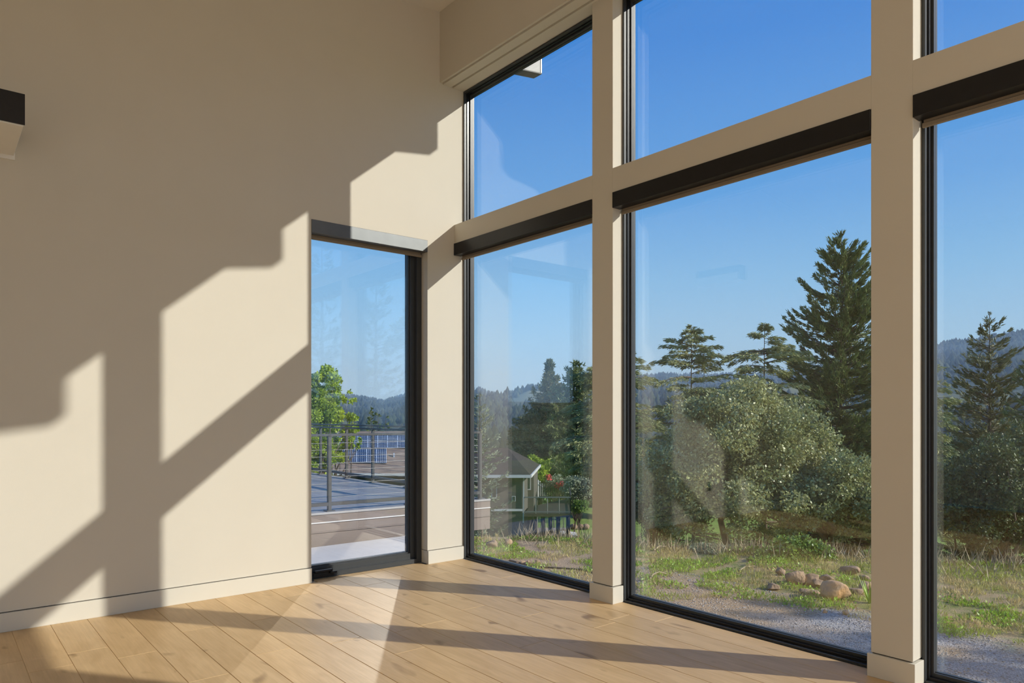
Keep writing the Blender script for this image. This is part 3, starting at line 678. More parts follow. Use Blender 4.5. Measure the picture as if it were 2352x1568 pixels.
broadleaf('round_tree', 'low dark spreading tree in front of the pines', XY(1235, 57), [blob(1225, 985, 57, 45, 70), blob(1270, 1030, 57, 70, 55), blob(1195, 1010, 57, 32, 38), blob(1310, 1050, 57, 55, 50)],
          'dark_leaf', 30000, .22, .13, 27, tr=.3, ncl=130, clump=.27)
mids = [(1470, 1090, 52, 45, 65), (1560, 1080, 58, 60, 75), (1690, 1080, 61, 70, 75), (1850, 1040, 58, 75, 95), (1985, 1060, 55, 60, 105), (2190, 1080, 58, 70, 80), (2330, 1040, 56, 70, 85), (1120, 1085, 62, 38, 50), (1040, 1080, 60, 40, 50)]
mlab = ['dark tree left behind the big oak', 'dark tree under the left cedar, behind the oak', 'dark tree between the cedars, behind the oak', 'dark tree at the foot of the tall fir', 'dark tree behind the second column',
        'dark tree low behind the light green cedar', 'dark tree behind the right-edge fir', 'dark tree behind the spruce and lower house', 'dark tree hidden behind the wall corner']
for i, (x, y, w, rx, ry) in enumerate(mids):
    broadleaf('round_tree', mlab[i], XY(x, w), [blob(x, y, w, rx, ry), blob(x + rx * .5, y + ry * .45, w, rx * .7, ry * .6), blob(x - rx * .5, y + ry * .5, w, rx * .7, ry * .55)],
              'dark_leaf', 9000, .24, .15, 80 + i, tr=.25, ncl=60, clump=.34, group='dark trees on the lower slope')
# spreading tree right of the photo: its high crown throws dappled shade on the gravel only
broadleaf('spreading_tree', 'spreading tree right of the photo that shades the gravel', (13.2, 8.3), [((10.9, 9.0, 4.9), (.9, .8, .22)), ((12.2, 9.3, 5.0), (1.0, .9, .3)), ((13.5, 8.9, 4.55), (1.1, .9, .4)), ((14.9, 9.2, 4.4), (1.2, .9, .5))],
          'oak_leaf', 5200, .10, .065, 33, trunk=[(13.1, 8.4, 2.0), (12.9, 8.8, 4.0)], tr=.12, ncl=30, clump=.5)
# shrubs
broadleaf('leafy_bush', 'bright leafy bush on the bank behind the row of rocks', XY(1822, 9.6), [blob(1830, 1285, 9.6, 62, 48), blob(1770, 1300, 9.4, 50, 34), blob(1715, 1290, 9.9, 36, 24)], 'bush_leaf', 9000, .055, .034, 35, tr=.012, ncl=110, clump=.42, cat='bush')
broadleaf('leafy_bush', 'dusky green scrub below the pale oak trunk', XY(1640, 10.2), [blob(1660, 1298, 10.2, 46, 26), blob(1615, 1290, 10.5, 36, 24)], 'olive_leaf', 4500, .05, .028, 36, tr=.01, ncl=60, clump=.45, cat='bush')
broadleaf('leafy_bush', 'small green bush against the second column', XY(1994, 12.0), [blob(1994, 1285, 12.0, 18, 26)], 'bush_leaf', 1800, .06, .035, 37, tr=.01, ncl=24, clump=.5, cat='bush')
broadleaf('scrub_bush', 'dark green scrub left of the big oak', XY(1490, 19), [blob(1488, 1165, 19, 42, 62), blob(1530, 1205, 19.5, 40, 40)], 'dark_leaf', 9000, .07, .045, 43, tr=.04, ncl=60, clump=.4, cat='bush')
broadleaf('garden_shrub', 'grey-green olive shrub beside the lower lawn', XY(1318, 44), [blob(1318, 1118, 44, 26, 26), blob(1348, 1120, 44, 22, 24)], 'olive_leaf', 5000, .16, .09, 38, tr=.06, ncl=50, clump=.4, cat='bush')
broadleaf('garden_shrub', 'rounded green shrub at the edge of the lower lawn', XY(1330, 43), [blob(1330, 1165, 43, 20, 13)], 'bush_leaf', 2500, .14, .09, 39, tr=.04, ncl=26, clump=.5, cat='bush')
broadleaf('garden_shrub', 'tall yellow-green shrub behind the lower house roof', XY(1245, 50), [blob(1245, 1078, 50, 20, 28), blob(1225, 1058, 50, 14, 14)], 'bright_leaf', 2600, .2, .14, 40, tr=.06, ncl=30, clump=.45, cat='bush')
broadleaf('garden_shrub', 'pale feathery shrub behind the lower deck railing', XY(1272, 47), [blob(1272, 1112, 47, 22, 18)], 'olive_leaf', 2200, .2, .07, 41, tr=.04, ncl=24, clump=.5, cat='bush')
broadleaf('flower_bush', 'red flowering bush beyond the lower deck', XY(1295, 46), [blob(1296, 1113, 46, 18, 8), blob(1262, 1097, 46, 6, 6)], 'red_flower', 420, .16, .14, 42, tr=.03, ncl=18, clump=.6, cat='bush')

# ------------------------------------------------------------------ grass, weeds, gravel stones, rocks
def ground_z(p): return terrain(p[:, 0], p[:, 1])
def strip(n, rng, y_lo=3.25):
    """random points of the grass strip between the gravel and the brow of the bank, weighted to what the windows show"""
    r = rng.uniform(-2.2, 7.5, n); w = rng.uniform(3.5, 13.5, n)
    p = np.stack([CAM[0] + r * RGT[0] + w * FWD[0], CAM[1] + r * RGT[1] + w * FWD[1]], -1)
    nz = np.array([noise.noise((a * .9, b * .9, 2.2)) for a, b in p]); nf = np.array([noise.noise((a * 3.1, b * 3.1, 5.2)) for a, b in p])
    ok = (p[:, 1] > y_lo + .55 * nz - 1.15 * np.clip(1.6 - p[:, 0], 0, 1)) & (nf > -.12 - .5 * (p[:, 1] > 5.5)) & (p[:, 0] > -3.6) & (w < 12.9 - .38 * np.clip(r, 0, 20))
    return p[ok]
rg = np.random.default_rng(77)
p = strip(170000, rg); n = len(p); pos = np.column_stack([p, ground_z(p) - .01])
d = rg.normal(size=(n, 3)) * .55 + np.array([0, 0, 1.0])
V, Fq = blades(pos, d, rg.uniform(.03, .095, n), rg.uniform(.005, .011, n), rg)
obj('grass', V, Fq, 'grass_blade', kind='stuff', label='green and straw-coloured grass on the bank beyond the gravel', cat='grass')
p = strip(120000, rg, 3.1); q = np.array([noise.noise((a * 1.6, b * 1.6, 12.2)) for a, b in p]); lim = (p[:, 1] < 4.6 + q) & (q > -.05); p = p[lim]; n = len(p)
pos = np.column_stack([p, ground_z(p) + rg.uniform(0, .035, n)]); d = rg.normal(size=(n, 3)) + np.array([0, 0, .6])
V, Fq = blades(pos, d, rg.uniform(.02, .045, n), rg.uniform(.014, .026, n), rg)
obj('low_weeds', V, Fq, 'weed_leaf', kind='stuff', label='bright green low weeds along the edge of the gravel', cat='weeds')
r = rg.uniform(-2, 7, 900); w = 11.7 - .38 * np.clip(r, 0, 20) + rg.normal(0, .5, 900)
p = np.stack([CAM[0] + r * RGT[0] + w * FWD[0], CAM[1] + r * RGT[1] + w * FWD[1]], -1); p = p[p[:, 0] > -3.3]; n = len(p)
k = 5; p = np.repeat(p, k, 0) + rg.normal(0, .03, (n * k, 2)); pos = np.column_stack([p, ground_z(p) - .02]); d = rg.normal(size=(n * k, 3)) * .45 + np.array([0, 0, 1.0])
V, Fq = blades(pos, d, rg.uniform(.10, .34, n * k), rg.uniform(.007, .014, n * k), rg)
obj('tall_grass', V, Fq, 'dry_stalk', kind='stuff', label='dry tall grass stalks along the brow of the bank', cat='grass')
# loose stones of the gravel
n = 16000; x = rg.uniform(-1.0, 5.6, n); y = .9 + 2.6 * rg.uniform(0, 1, n); s = rg.uniform(.003, .009, n) * rg.uniform(.7, 1.4, n)
pos = np.column_stack([x, y, terrain(x, y) + s * .3]); oc = np.array([[1, 0, 0], [0, 1, 0], [-1, 0, 0], [0, -1, 0], [0, 0, .7], [0, 0, -.7]])
V = pos[:, None] + (oc[None] * rg.uniform(.7, 1.3, (n, 6, 3))) * s[:, None, None]
T = np.array([[0, 1, 4], [1, 2, 4], [2, 3, 4], [3, 0, 4], [1, 0, 5], [2, 1, 5], [3, 2, 5], [0, 3, 5]])
obj('gravel', V.reshape(-1, 3), ((np.arange(n) * 6)[:, None, None] + T[None]).reshape(-1, 3), 'pebble', kind='stuff', label='loose grey gravel outside the windows', cat='gravel')

def rock(name, label, x, ybot, wpx, hpx, seed, m='rock', group=None, flat=.8, cat='rock'):
    """a rounded stone whose foot stands on the ground where pixel (x, ybot) looks"""
    w = 9.0
    for _ in range(25):
        g = P(x, ybot, w); w *= 1 + .5 * ((EYE - tz(g[0], g[1])) / max(EYE - g[2], .1) - 1)
    s = w / F_PX; g = P(x, ybot, w)
    bm = bmesh.new(); bmesh.ops.create_icosphere(bm, subdivisions=3, radius=1.0); rg2 = random.Random(seed)
    cuts = [(Vector([rg2.gauss(0, 1) for _ in range(3)]).normalized(), rg2.uniform(.45, .85)) for _ in range(12)]
    vs = []
    for v in bm.verts:
        c = v.co.copy()
        for nn, dd in cuts:
            e = c.dot(nn) - dd
            if e > 0: c -= nn * e * .97
        c *= 1 + .10 * noise.noise(c * 1.7 + Vector((seed, 0, 0))) + .04 * noise.noise(c * 5 + Vector((seed, 3, 0)))
        vs.append((c.x, c.y, c.z))
    fs = [tuple(v.index for v in f.verts) for f in bm.faces]; bm.free()
    a = np.array(vs); lo, hi = a.min(0), a.max(0); a = (a - (lo + hi) / 2) / ((hi - lo) / 2)
    H, Wd = hpx * s, wpx * s; an = rg2.uniform(0, 3); ca, sa = math.cos(TH), math.sin(TH)
    q = np.stack([a[:, 0] * Wd / 2, a[:, 1] * Wd * flat / 2, a[:, 2] * H / 2 * 1.15], -1)
    q = np.stack([q[:, 0] * ca - q[:, 1] * sa, q[:, 0] * sa + q[:, 1] * ca, q[:, 2]], -1)
    q += np.array([g[0] + FWD[0] * Wd * flat / 2, g[1] + FWD[1] * Wd * flat / 2, g[2] + H * .5 - H * .06])
    return obj(name, q, fs, m, smooth=True, label=label, cat=cat, group=group)
rock('boulder', 'large rounded orange boulder at the end of the rock row', 1930, 1381, 66, 44, 1, 'boulder')
RK = [(1833, 1344, 44, 30, 'flat-topped tan rock left of centre in the rock row'), (1868, 1347, 44, 27, 'brown rock in the middle of the rock row'), (1892, 1352, 40, 20, 'tan rock just left of the large boulder'),
      (1781, 1357, 32, 15, 'low rock at the left end of the rock row'), (1797, 1323, 24, 18, 'small upright rock in front of the leafy bush'), (1905, 1338, 32, 16, 'slanted slab behind the rock row'),
      (1962, 1322, 44, 18, 'grey dark-shaded rock on the grass by the second column'), (1994, 1359, 34, 22, 'reddish rock right of the large boulder'), (1975, 1366, 38, 12, 'low flat stone right beside the large boulder'),
      (1990, 1334, 24, 12, 'small pale rock near the second column'), (1870, 1367, 50, 10, 'half-buried flat stone below the rock row'),
      (1129, 1262, 28, 20, 'orange rock on the brow of the bank by the corner'), (1168, 1256, 18, 18, 'tan rock beside the orange rock on the brow'), (2146, 1339, 16, 14, 'pale rock at the frame of the right-edge window'),
      (2149, 1352, 16, 9, 'orange stone at the frame of the right-edge window')]
for i, (x, y, wx, hx_, lab) in enumerate(RK): rock('rock', lab, x, y, wx, hx_, 10 + i)
for i, (x, y, wx) in enumerate(((1202, 1296, 12), (1215, 1297, 14), (1225, 1299, 12), (1236, 1296, 14), (1190, 1294, 9), (1543, 1340, 9), (1897, 1408, 12), (1945, 1413, 16))):
    rock('stone', ['small stone in the middle of the stone row outside the corner window', 'second small stone of the row outside the corner window', 'fourth small stone of the row outside the corner window',
                   'right-end stone of the small row outside the corner window', 'left-end stone of the small row outside the corner window', 'small rust-brown stone beside the dead twigs', 'small dark stone on the gravel below the boulder',
                   'flat dark stone on the gravel by the second column'][i], x, y, wx, wx * .7, 40 + i, cat='stone')

def GP(x, y):
    """where pixel (x, y) meets the ground"""
    w = 9.0
    for _ in range(25):
        g = P(x, y, w); w *= 1 + .5 * ((EYE - tz(g[0], g[1])) / max(EYE - g[2], .1) - 1)
    return Vector(P(x, y, w))
def twig(label, pix, r):
    pts = [GP(x, y) + Vector((0, 0, h)) for x, y, h in pix]
    MB().tube(pts, [r * (1 - .6 * i / (len(pts) - 1)) for i in range(len(pts))], 5).build('dead_twig', 'dry_stalk', label=label, cat='twig', group='dead twigs on the bank')
twig('grey arched dead twig on the bare soil', [(1491, 1334, .01), (1500, 1328, .05), (1514, 1326, .07), (1535, 1324, .03), (1545, 1325, .01)], .010)
twig('dark crooked dead twig beside the arched one', [(1476, 1327, .0), (1490, 1328, .02), (1515, 1332, .02), (1530, 1334, .005)], .009)
twig('pale bent twig near the leafy bush', [(1697, 1312, .01), (1712, 1306, .03), (1735, 1303, .02)], .012)
twig('pale dead branch on the brow of the bank', [(1502, 1266, .02), (1514, 1263, .06), (1530, 1262, .05)], .014)
MB().tube([GP(x, y) + Vector((0, 0, .012)) for x, y in ((1170, 1288), (1230, 1303), (1300, 1307), (1335, 1310), (1370, 1320), (1400, 1330))], .011, 6).build('drip_hose', 'black_plastic', label='thin black hose lying on the soil outside the corner window', cat='hose')
fx = []
for i in range(26):
    a = rg.uniform(0, 6.3); fx.append((a, rg.uniform(.12, .34)))
g = GP(2000, 1385)
mb = MB()
for a, l in fx:
    b0 = g + Vector((math.cos(a) * .02, math.sin(a) * .02, 0)); t0 = b0 + Vector((math.cos(a) * l * .45, math.sin(a) * l * .45, l)); sdv = Vector((-math.sin(a), math.cos(a), 0)) * .009
    mb.add([b0 - sdv, b0 + sdv, (b0 + t0) / 2 + sdv * .9, t0, (b0 + t0) / 2 - sdv * .9], [(0, 1, 2, 3, 4)])
mb.build('iris_clump', 'weed_leaf', label='clump of upright sword leaves by the second column', cat='plant')

# ------------------------------------------------------------------ patio and cantilevered deck beyond the door
obj('patio_slab', [(x, y, z) for z in (-0.9, -0.40) for x, y in ((-3.42, -4.6), (-0.225, -4.6), (-0.225, 0.30), (-3.42, 2.0))], [(3, 2, 1, 0), (4, 5, 6, 7), (0, 1, 5, 4), (1, 2, 6, 5), (2, 3, 7, 6), (3, 0, 4, 7)], 'concrete', label='pale concrete patio slab just outside the glazed door', cat='patio', kind='structure')
E0, E1 = Vector((-3.80, -0.60, 0)), Vector((-3.50, 3.10, 0))     # near edge of the deck
ed = (E1 - E0).normalized(); en = Vector((ed.y, -ed.x, 0))       # along the edge, out of the deck
DK = empty('deck', (-7, 1, -0.4), 'grey plank deck on a brown clad edge, seen through the door', 'deck', kind='structure')
nb_ = 46; y = 3.08
for i in range(nb_):
    y0, y1 = y - .142, y
    xe0 = E0.x + (y0 - E0.y) / (E1.y - E0.y) * (E1.x - E0.x); xe1 = E0.x + (y1 - E0.y) / (E1.y - E0.y) * (E1.x - E0.x)
    v = [(-13, y0, -.03), (xe0 - .01, y0, -.03), (xe1 - .01, y1, -.03), (-13, y1, -.03)]; v += [(a, b, 0.0) for a, b, c in v]
    obj('deck_board', v, [(3, 2, 1, 0), (4, 5, 6, 7), (0, 1, 5, 4), (1, 2, 6, 5), (2, 3, 7, 6), (3, 0, 4, 7)], 'deck_board', DK)
    y -= .147
S0 = E0 - ed * 3.0
def edge_box(name, z0, z1, t0, t1, m, ext=0.0):
    a, b = S0, E1 + ed * (0.02 + ext)
    v = [tuple(q + en * t + Vector((0, 0, z))) for z in (z0, z1) for q, t in ((a, t0), (b, t0), (b, t1), (a, t1))]
    obj(name, v, [(0, 1, 2, 3)[::-1], (4, 5, 6, 7), (0, 1, 5, 4), (1, 2, 6, 5), (2, 3, 7, 6), (3, 0, 4, 7)], m, DK)
edge_box('edge_flashing', -.024, .004, 0.0, .03, 'edge_metal')
edge_box('fascia_panel', -.125, -.025, -.04, .016, 'fascia_panel')
edge_box('fascia_strip', -.140, -.126, -.04, .030, 'flashing')
edge_box('fascia_panel', -.255, -.141, -.04, .014, 'fascia_panel')
edge_box('fascia_strip', -.270, -.256, -.04, .026, 'fascia_panel')
edge_box('fascia_panel', -.470, -.271, -.04, .010, 'fascia_panel')
for z0, z1, m in ((-.14, -.032, 'fascia_panel'), (-.47, -.141, 'fascia_panel')):
    box('far_fascia', (-13, E1.x - .045, 3.085, 3.12, z0, z1), m, DK)
box('joist_floor', (-13, -4.3, -3.6, 3.08, -.46, -.04), 'fascia_panel', DK)

def railing(label, pts, posts, far):
    R_ = empty('deck_railing', (pts[0][0], pts[0][1], 0), label, 'railing', group='cable railings of the deck')
    a, b = Vector(pts[0]), Vector(pts[1]); d = (b - a).normalized()
    MB().bar(a + Vector((0, 0, 1.055)), b + Vector((0, 0, 1.055)), .05, .035).build('top_rail', 'rail_metal', R_, bevel=.003)
    if far: MB().bar(a + Vector((0, 0, 1.115)), b + Vector((0, 0, 1.115)), .045, .03).build('hand_rail', 'rail_metal', R_, bevel=.003)
    MB().bar(a + Vector((0, 0, .10)), b + Vector((0, 0, .10)), .05, .05).build('bottom_rail', 'rail_metal', R_, bevel=.003)
    for q in posts:
        q = Vector(q); pmesh = MB().bar(q + Vector((0, 0, 0.006)), q + Vector((0, 0, 1.037)), .05).build('post', 'rail_metal', R_, bevel=.003)
        MB().box(q.x - .06, q.x + .06, q.y - .06, q.y + .06, 0.0, .014).build('base_plate', 'rail_metal', pmesh)
    for k in range(9):
        z = .19 + k * .094
        MB().tube([a + Vector((0, 0, z)), b + Vector((0, 0, z))], .0028, 5).build('cable', 'cable', R_)
inn = -en * .10
q1 = E1 + inn - ed * .10
railing('near cable railing with two square posts along the deck edge', (tuple(S0 + inn + ed * 1.2), tuple(q1)),
        [tuple(E0 + inn + ed * t) for t in (-1.35, -.12, 1.14, 2.37)] + [tuple(q1)], False)
railing('far cable railing with handrail across the end of the deck', ((-13, 3.0, 0), (q1.x - .06, 3.0, 0)), [(x, 3.0, 0) for x in (-12.2, -10.8, -9.5, -8.23, -7.1, -5.8)], True)

# ------------------------------------------------------------------ house with solar roof beyond the deck
H0 = empty('solar_house', P(850, 1090, 46), 'low brown-roofed house carrying rows of solar panels', 'house')
ra, rb, rc, rd = P(560, 1083, 45), P(1010, 1088, 47), P(1010, 990, 54), P(560, 990, 52)
nrm = unit(np.cross(rb - ra, rd - ra)); dn = np.array([0, 0, -.18])
obj('roof', [ra, rb, rc, rd] + [q + dn for q in (ra, rb, rc, rd)], [(0, 1, 2, 3), (7, 6, 5, 4), (0, 4, 5, 1), (1, 5, 6, 2), (2, 6, 7, 3), (3, 7, 4, 0)], 'brown_roof', H0)
re = [P(560, 1086, 44.9), P(1010, 1091, 46.9)]
MB().bar(re[0], re[1], .16, .14).build('gutter', 'white_trim', H0)
MB().bar(P(905, 1040, 49.0), P(905, 1060, 48.9), .10).build('vent_pipe', 'aluminium', H0)
wa, wb = P(570, 1092, 45.6), P(1000, 1096, 47.6)
obj('wall', [wa, wb, wb + np.array([0, 0, -2.6]), wa + np.array([0, 0, -2.6]), wa + FWD * 7, wb + FWD * 7, wb + FWD * 7 + np.array([0, 0, -2.6]), wa + FWD * 7 + np.array([0, 0, -2.6])],
    [(0, 3, 2, 1), (4, 5, 6, 7), (0, 4, 7, 3), (1, 2, 6, 5), (0, 1, 5, 4)], 'house_siding', H0)
rr_ = [P(890, 968, 70), P(1060, 968, 70), P(1060, 998, 66), P(890, 998, 66)]
def on_roof(u, v, h=0.0):
    a = ra + (rb - ra) * u; b = rd + (rc - rd) * u; return a + (b - a) * v + nrm * h
def panel(u0, u1, v0, v1, nu, nv_):
    q = [on_roof(u0, v0, .10), on_roof(u1, v0, .10), on_roof(u1, v1, .10), on_roof(u0, v1, .10)]; t = [p_ - nrm * .05 for p_ in q]
    o = obj('solar_panel', q + t, [(0, 1, 2, 3), (7, 6, 5, 4), (0, 4, 5, 1), (1, 5, 6, 2), (2, 6, 7, 3), (3, 7, 4, 0)], 'solar_cell', H0)
    mb = MB(); A = [Vector(p_ + nrm * .012) for p_ in q]
    for a, b in ((0, 1), (1, 2), (2, 3), (3, 0)): mb.bar(A[a], A[b], .06, .03)
    mb.build('panel_frame', 'aluminium', o)
    mb = MB()
    for k in range(1, nu):
        f = k / nu; mb.bar(A[0].lerp(A[1], f), A[3].lerp(A[2], f), .022, .012)
    for k in range(1, nv_):
        f = k / nv_; mb.bar(A[0].lerp(A[3], f), A[1].lerp(A[2], f), .022, .012)
    mb.build('cell_grid', 'aluminium', o)
U = lambda x: (x - 560) / 450.0
for row, (v0, v1) in enumerate(((.72, .90), (.54, .715))):
    for x in (772, 795, 818, 841, 864, 887, 910): panel(U(x), U(x + 22.2), v0, v1, 6, 4)
for x in (746, 769, 792, 815, 838, 861): panel(U(x), U(x + 22.2), .19, .52, 5, 3)

# ------------------------------------------------------------------ lower neighbour house with deck, seen through the corner window
G0 = P(1180, 1235, 42)
H1 = empty('neighbour_house', G0, 'dark-roofed lower house with white trim and a dark deck', 'house')
up = np.array([0, 0, 1.0])
def slab(name, pts, th, m, par):
    """polygon thickened downwards"""
    n = len(pts); q = [np.array(p_) for p_ in pts]; v = q + [p_ - up * th for p_ in q]
    return obj(name, v, [tuple(range(n)), tuple(range(n, 2 * n))[::-1]] + [(i, n + i, n + (i + 1) % n, (i + 1) % n) for i in range(n)], m, par)
ez = P(1150, 1089, 40)[2]
def lev(x, w, z): p_ = P(x, HY, w); return np.array([p_[0], p_[1], z])
a0, a1, a2, a3 = lev(1040, 40, ez), lev(1203, 40, ez), lev(1232, 47, ez), lev(1060, 47, ez)
def block(name, c, z0, z1, m, par):
    v = [np.array([q[0], q[1], z0]) for q in c] + [np.array([q[0], q[1], z1]) for q in c]
    return obj(name, v, [(3, 2, 1, 0), (4, 5, 6, 7), (0, 1, 5, 4), (1, 2, 6, 5), (2, 3, 7, 6), (3, 0, 4, 7)], m, par)
block('wall', [a0, a1, a2, a3], -6.6, ez, 'house_siding', H1)
b0, b1, b2, b3 = lev(1030, 39.4, ez + .02), lev(1218, 39.4, ez + .02), lev(1240, 47.6, ez + .02), lev(1050, 47.6, ez + .02)
rz_ = P(1165, 1028, 43.5)[2]; k0, k1 = lev(1070, 43.5, rz_), lev(1165, 43.5, rz_)
v = [b0, b1, b2, b3, k0, k1] + [q - up * .12 for q in (b0, b1, b2, b3)]
obj('roof', v, [(0, 1, 5, 4), (1, 2, 5), (2, 3, 4, 5), (3, 0, 4), (0, 6, 7, 1), (1, 7, 8, 2), (2, 8, 9, 3), (3, 9, 6, 0), (9, 8, 7, 6)], 'shingle', H1)
MB().bar(b0 - up * .08, b1 - up * .08, .14, .16).build('gutter', 'white_trim', H1)
MB().bar(b1 - up * .08, b2 - up * .08, .14, .16).build('gutter', 'white_trim', H1)
def fq(x, y, w=39.93): return P(x, y, w)
MB().bar(fq(1203, 1092), fq(1202, 1200), .07).build('downspout', 'white_trim', H1)
MB().bar(fq(1128, 1171), fq(1200, 1171), .06, .12).build('trim_band', 'white_trim', H1)
def wall_window(cx_, cy_, hw, hh, w):
    o = MB().add([fq(cx_ + i * hw, cy_ + j * hh, w) for i, j in ((-1, -1), (1, -1), (1, 1), (-1, 1))] + [fq(cx_ + i * hw, cy_ + j * hh, w) + FWD * .05 for i, j in ((-1, -1), (1, -1), (1, 1), (-1, 1))],
             [(3, 2, 1, 0), (4, 5, 6, 7), (0, 1, 5, 4), (1, 2, 6, 5), (2, 3, 7, 6), (3, 0, 4, 7)]).build('window', 'white_trim', H1)
    z = w - .02
    MB().add([fq(cx_ + i * hw * .68, cy_ + j * hh * .84, z) for i, j in ((-1, -1), (1, -1), (1, 1), (-1, 1))] + [fq(cx_ + i * hw * .68, cy_ + j * hh * .84, z) + FWD * .015 for i, j in ((-1, -1), (1, -1), (1, 1), (-1, 1))],
             [(3, 2, 1, 0), (4, 5, 6, 7), (0, 1, 5, 4), (1, 2, 6, 5), (2, 3, 7, 6), (3, 0, 4, 7)]).build('window_pane', 'house_glass', o)
wall_window(1135, 1125, 6.5, 20, 39.9); wall_window(1180, 1145, 4.5, 6, 39.9)
a4, a5 = lev(1203.5, 42, ez), lev(1226, 42, ez)
block('side_wall', [a4, a5, lev(1235, 46, ez), lev(1216, 46, ez)], -6.6, ez - .06, 'house_siding', H1)
wall_window(1213, 1106, 6.5, 19, 41.9)
# its deck
LD = empty('lower_deck', P(1255, 1250, 41), 'dark raised wooden deck on posts beside the lower house', 'deck')
dz = P(1255, 1168, 41)[2]
d0, d1, d2, d3 = lev(1203.6, 39.0, dz), lev(1311, 39.0, dz), lev(1306, 46.0, dz), lev(1216, 41.8, dz)
slab('deck_floor', [d0, d1, d2, d3], .16, 'dark_wood', LD)
for x in (1247, 1264, 1282, 1305): MB().bar(lev(x, 39.2, dz - .16), lev(x, 39.2, tz(*lev(x, 39.2, 0)[:2]) - .1), .16).build('post', 'dark_wood', LD)
MB().bar(lev(1228, 39.2, dz - .16), lev(1228, 39.2, tz(*lev(1228, 39.2, 0)[:2]) - .1), .16).build('post', 'dark_wood', LD)
def picket_rail(c0, c1, npk, m, par, h=.95):
    c0, c1 = Vector(c0), Vector(c1)
    MB().bar(c0 + Vector((0, 0, h)), c1 + Vector((0, 0, h)), .06).build('rail', m, par); MB().bar(c0 + Vector((0, 0, .1)), c1 + Vector((0, 0, .1)), .05).build('rail', m, par)
    for k in range(npk + 1):
        q = c0.lerp(c1, k / npk); MB().bar(q, q + Vector((0, 0, h)), .035).build('picket', m, par)
picket_rail(d0, d1, 4, 'cable', LD, .9); picket_rail(d1, d2, 14, 'dark_wood', LD, 1.0); picket_rail(lev(1240, 46.2, dz), d2, 16, 'dark_wood', LD, 1.0)
WF = empty('picket_fence', lev(1240, 49, dz), 'short white picket fence behind the lower deck', 'fence')
for x in range(1228, 1258, 4): MB().bar(lev(x, 49 - (x - 1228) * .05, dz - .2), lev(x, 49 - (x - 1228) * .05, P(x, 1096 + (x - 1228) * .55, 49)[2]), .06).build('picket', 'white_trim', WF)
MB().bar(lev(1228, 49.05, P(1228, 1106, 49)[2]), lev(1258, 47.6, P(1258, 1122, 49)[2]), .05).build('rail', 'white_trim', WF)
slab('patio_paving', [lev(1205, 38, -6.22), lev(1330, 38, -6.22), lev(1352, 41, -6.22), lev(1300, 47, -6.22), lev(1215, 47, -6.22)], .3, 'patio_stone', None)['label'] = 'pale stone patio under the lower deck'
bpy.data.objects['patio_paving']['category'] = 'patio'; bpy.data.objects['patio_paving']['kind'] = 'structure'
TB = empty('covered_table', P(1301, 1213, 41.4), 'white canvas-covered table on the lower patio', 'table')
c = P(1301, 1213, 41.4); c[2] = -6.22
def lv(dx, dd, z): q = c + RGT * dx + FWD * dd; return np.array([q[0], q[1], -6.22 + z])
v = [lv(-.42, -.35, .16), lv(.50, -.35, .16), lv(.50, .5, .16), lv(-.42, .5, .16), lv(-.62, -.45, .62), lv(.62, -.45, .52), lv(.6, .6, .55), lv(-.58, .6, .65), lv(-.3, .0, .72), lv(.3, .0, .66)]
obj('canvas_cover', v, [(3, 2, 1, 0), (0, 1, 5, 4), (1, 2, 6, 5), (2, 3, 7, 6), (3, 0, 4, 7), (4, 5, 9, 8), (5, 6, 9), (6, 7, 8, 9), (7, 4, 8)], 'white_canvas', TB)
for dx, dd in ((-.35, -.3), (.42, -.3), (.42, .42), (-.35, .42)): MB().bar(lv(dx, dd, 0), lv(dx, dd, .17), .05).build('leg', 'dark_wood', TB)
c = P(1231, 1200, 40.5); q = lev(1231, 40.5, -6.22)
mb = MB(); mb.add([q + RGT * i + FWD * j + up * z for z, s in ((0, .16), (.25, .2), (.55, .1), (.8, .05)) for i, j in ((-s, -s), (s, -s), (s, s), (-s, s))],
       [(3, 2, 1, 0)] + [(4 * k + i, 4 * k + (i + 1) % 4, 4 * k + 4 + (i + 1) % 4, 4 * k + 4 + i) for k in range(3) for i in range(4)] + [(12, 13, 14, 15)])
mb.build('play_cone', 'orange_plastic', label='small orange object standing under the lower deck', cat='toy')
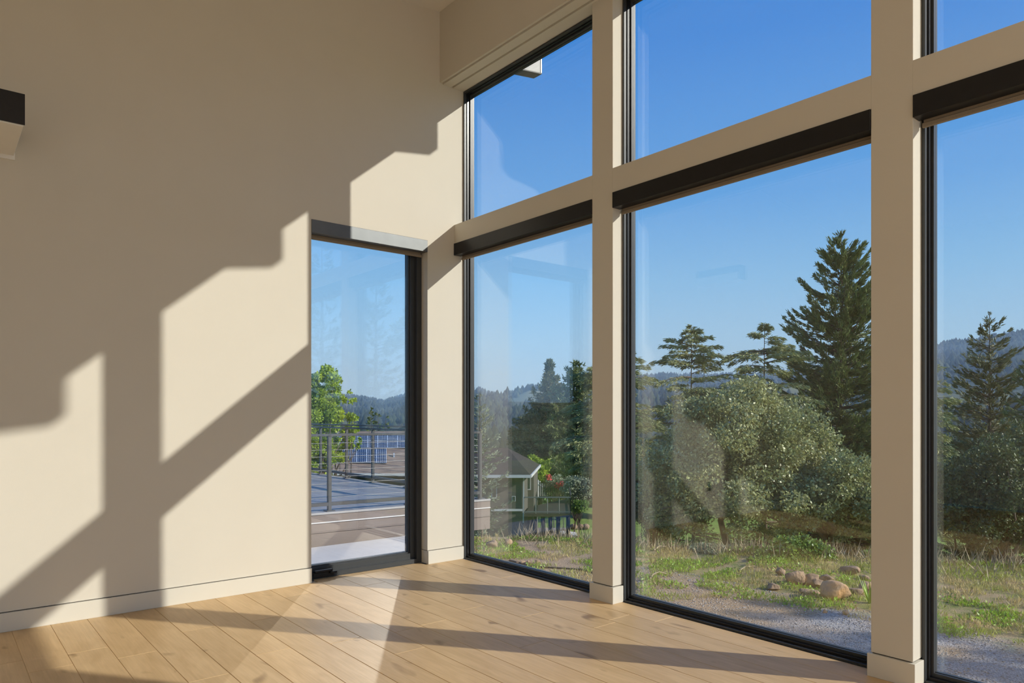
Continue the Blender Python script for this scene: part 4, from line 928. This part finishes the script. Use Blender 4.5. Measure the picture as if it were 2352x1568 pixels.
for i, (x, y) in enumerate(((1318, 1176), (1333, 1174), (1345, 1178))):
    p_ = P(x, y, 47); q = lev(x, 47, -6.3); rgx = np.random.default_rng(90 + i)
    bm = bmesh.new(); bmesh.ops.create_icosphere(bm, subdivisions=2, radius=.24); vs = [tuple(np.array(vv.co) * (1 + .25 * noise.noise(vv.co * 4 + Vector((i, 0, 0)))) * np.array([1.2, 1, .8]) + q + up * .16) for vv in bm.verts]; fs = [tuple(vv.index for vv in f.verts) for f in bm.faces]; bm.free()
    obj('garden_rock', vs, fs, 'rock', label=['left garden rock at the edge of the lower lawn', 'middle garden rock at the edge of the lower lawn', 'right garden rock at the edge of the lower lawn'][i], cat='rock')

# ------------------------------------------------------------------ pendant lamps added unseen at the right to brighten the room
mat('opal_glass', (0.85, 0.80, 0.70), 0.5, col2=(0.82, 0.77, 0.67), var=0.3, scale=4)
def pendant(x, y, z, watts, label):
    E_ = empty('added_fill_lamp', (x, y, z), label, 'lamp', 'added opal fill lamps')
    bm = bmesh.new(); bmesh.ops.create_uvsphere(bm, u_segments=32, v_segments=16, radius=0.22)
    vs = [tuple(np.array(v.co) * np.array([1, 1, .82]) + np.array([x, y, z])) for v in bm.verts]; fs = [tuple(v.index for v in f.verts) for f in bm.faces]; bm.free()
    g_ = obj('globe', vs, fs, 'opal_glass', E_, smooth=True); m_ = MATS['opal_glass']; b_ = m_.node_tree.nodes['Principled BSDF']
    b_.inputs['Emission Color'].default_value = (1.0, 0.80, 0.55, 1); b_.inputs['Emission Strength'].default_value = watts
    MB().tube([(x, y, z + .17), (x, y, CEIL(y) - .002)], .006, 8).build('cord', 'black_plastic', E_)
    MB().tube([(x, y, CEIL(y) - .03), (x, y, CEIL(y) - .001)], .06, 16).build('canopy', 'black_metal', E_)
    MB().tube([(x, y, z + .165), (x, y, z + .21)], .05, 12).build('cap', 'black_metal', E_)
FILL_LAMP = 42.0
pendant(9.0, -0.85, 1.9, FILL_LAMP, 'lower opal globe hung unseen by the right wall as added fill light')
pendant(9.0, -1.55, 2.5, FILL_LAMP, 'higher opal globe hung unseen by the right wall as added fill light')
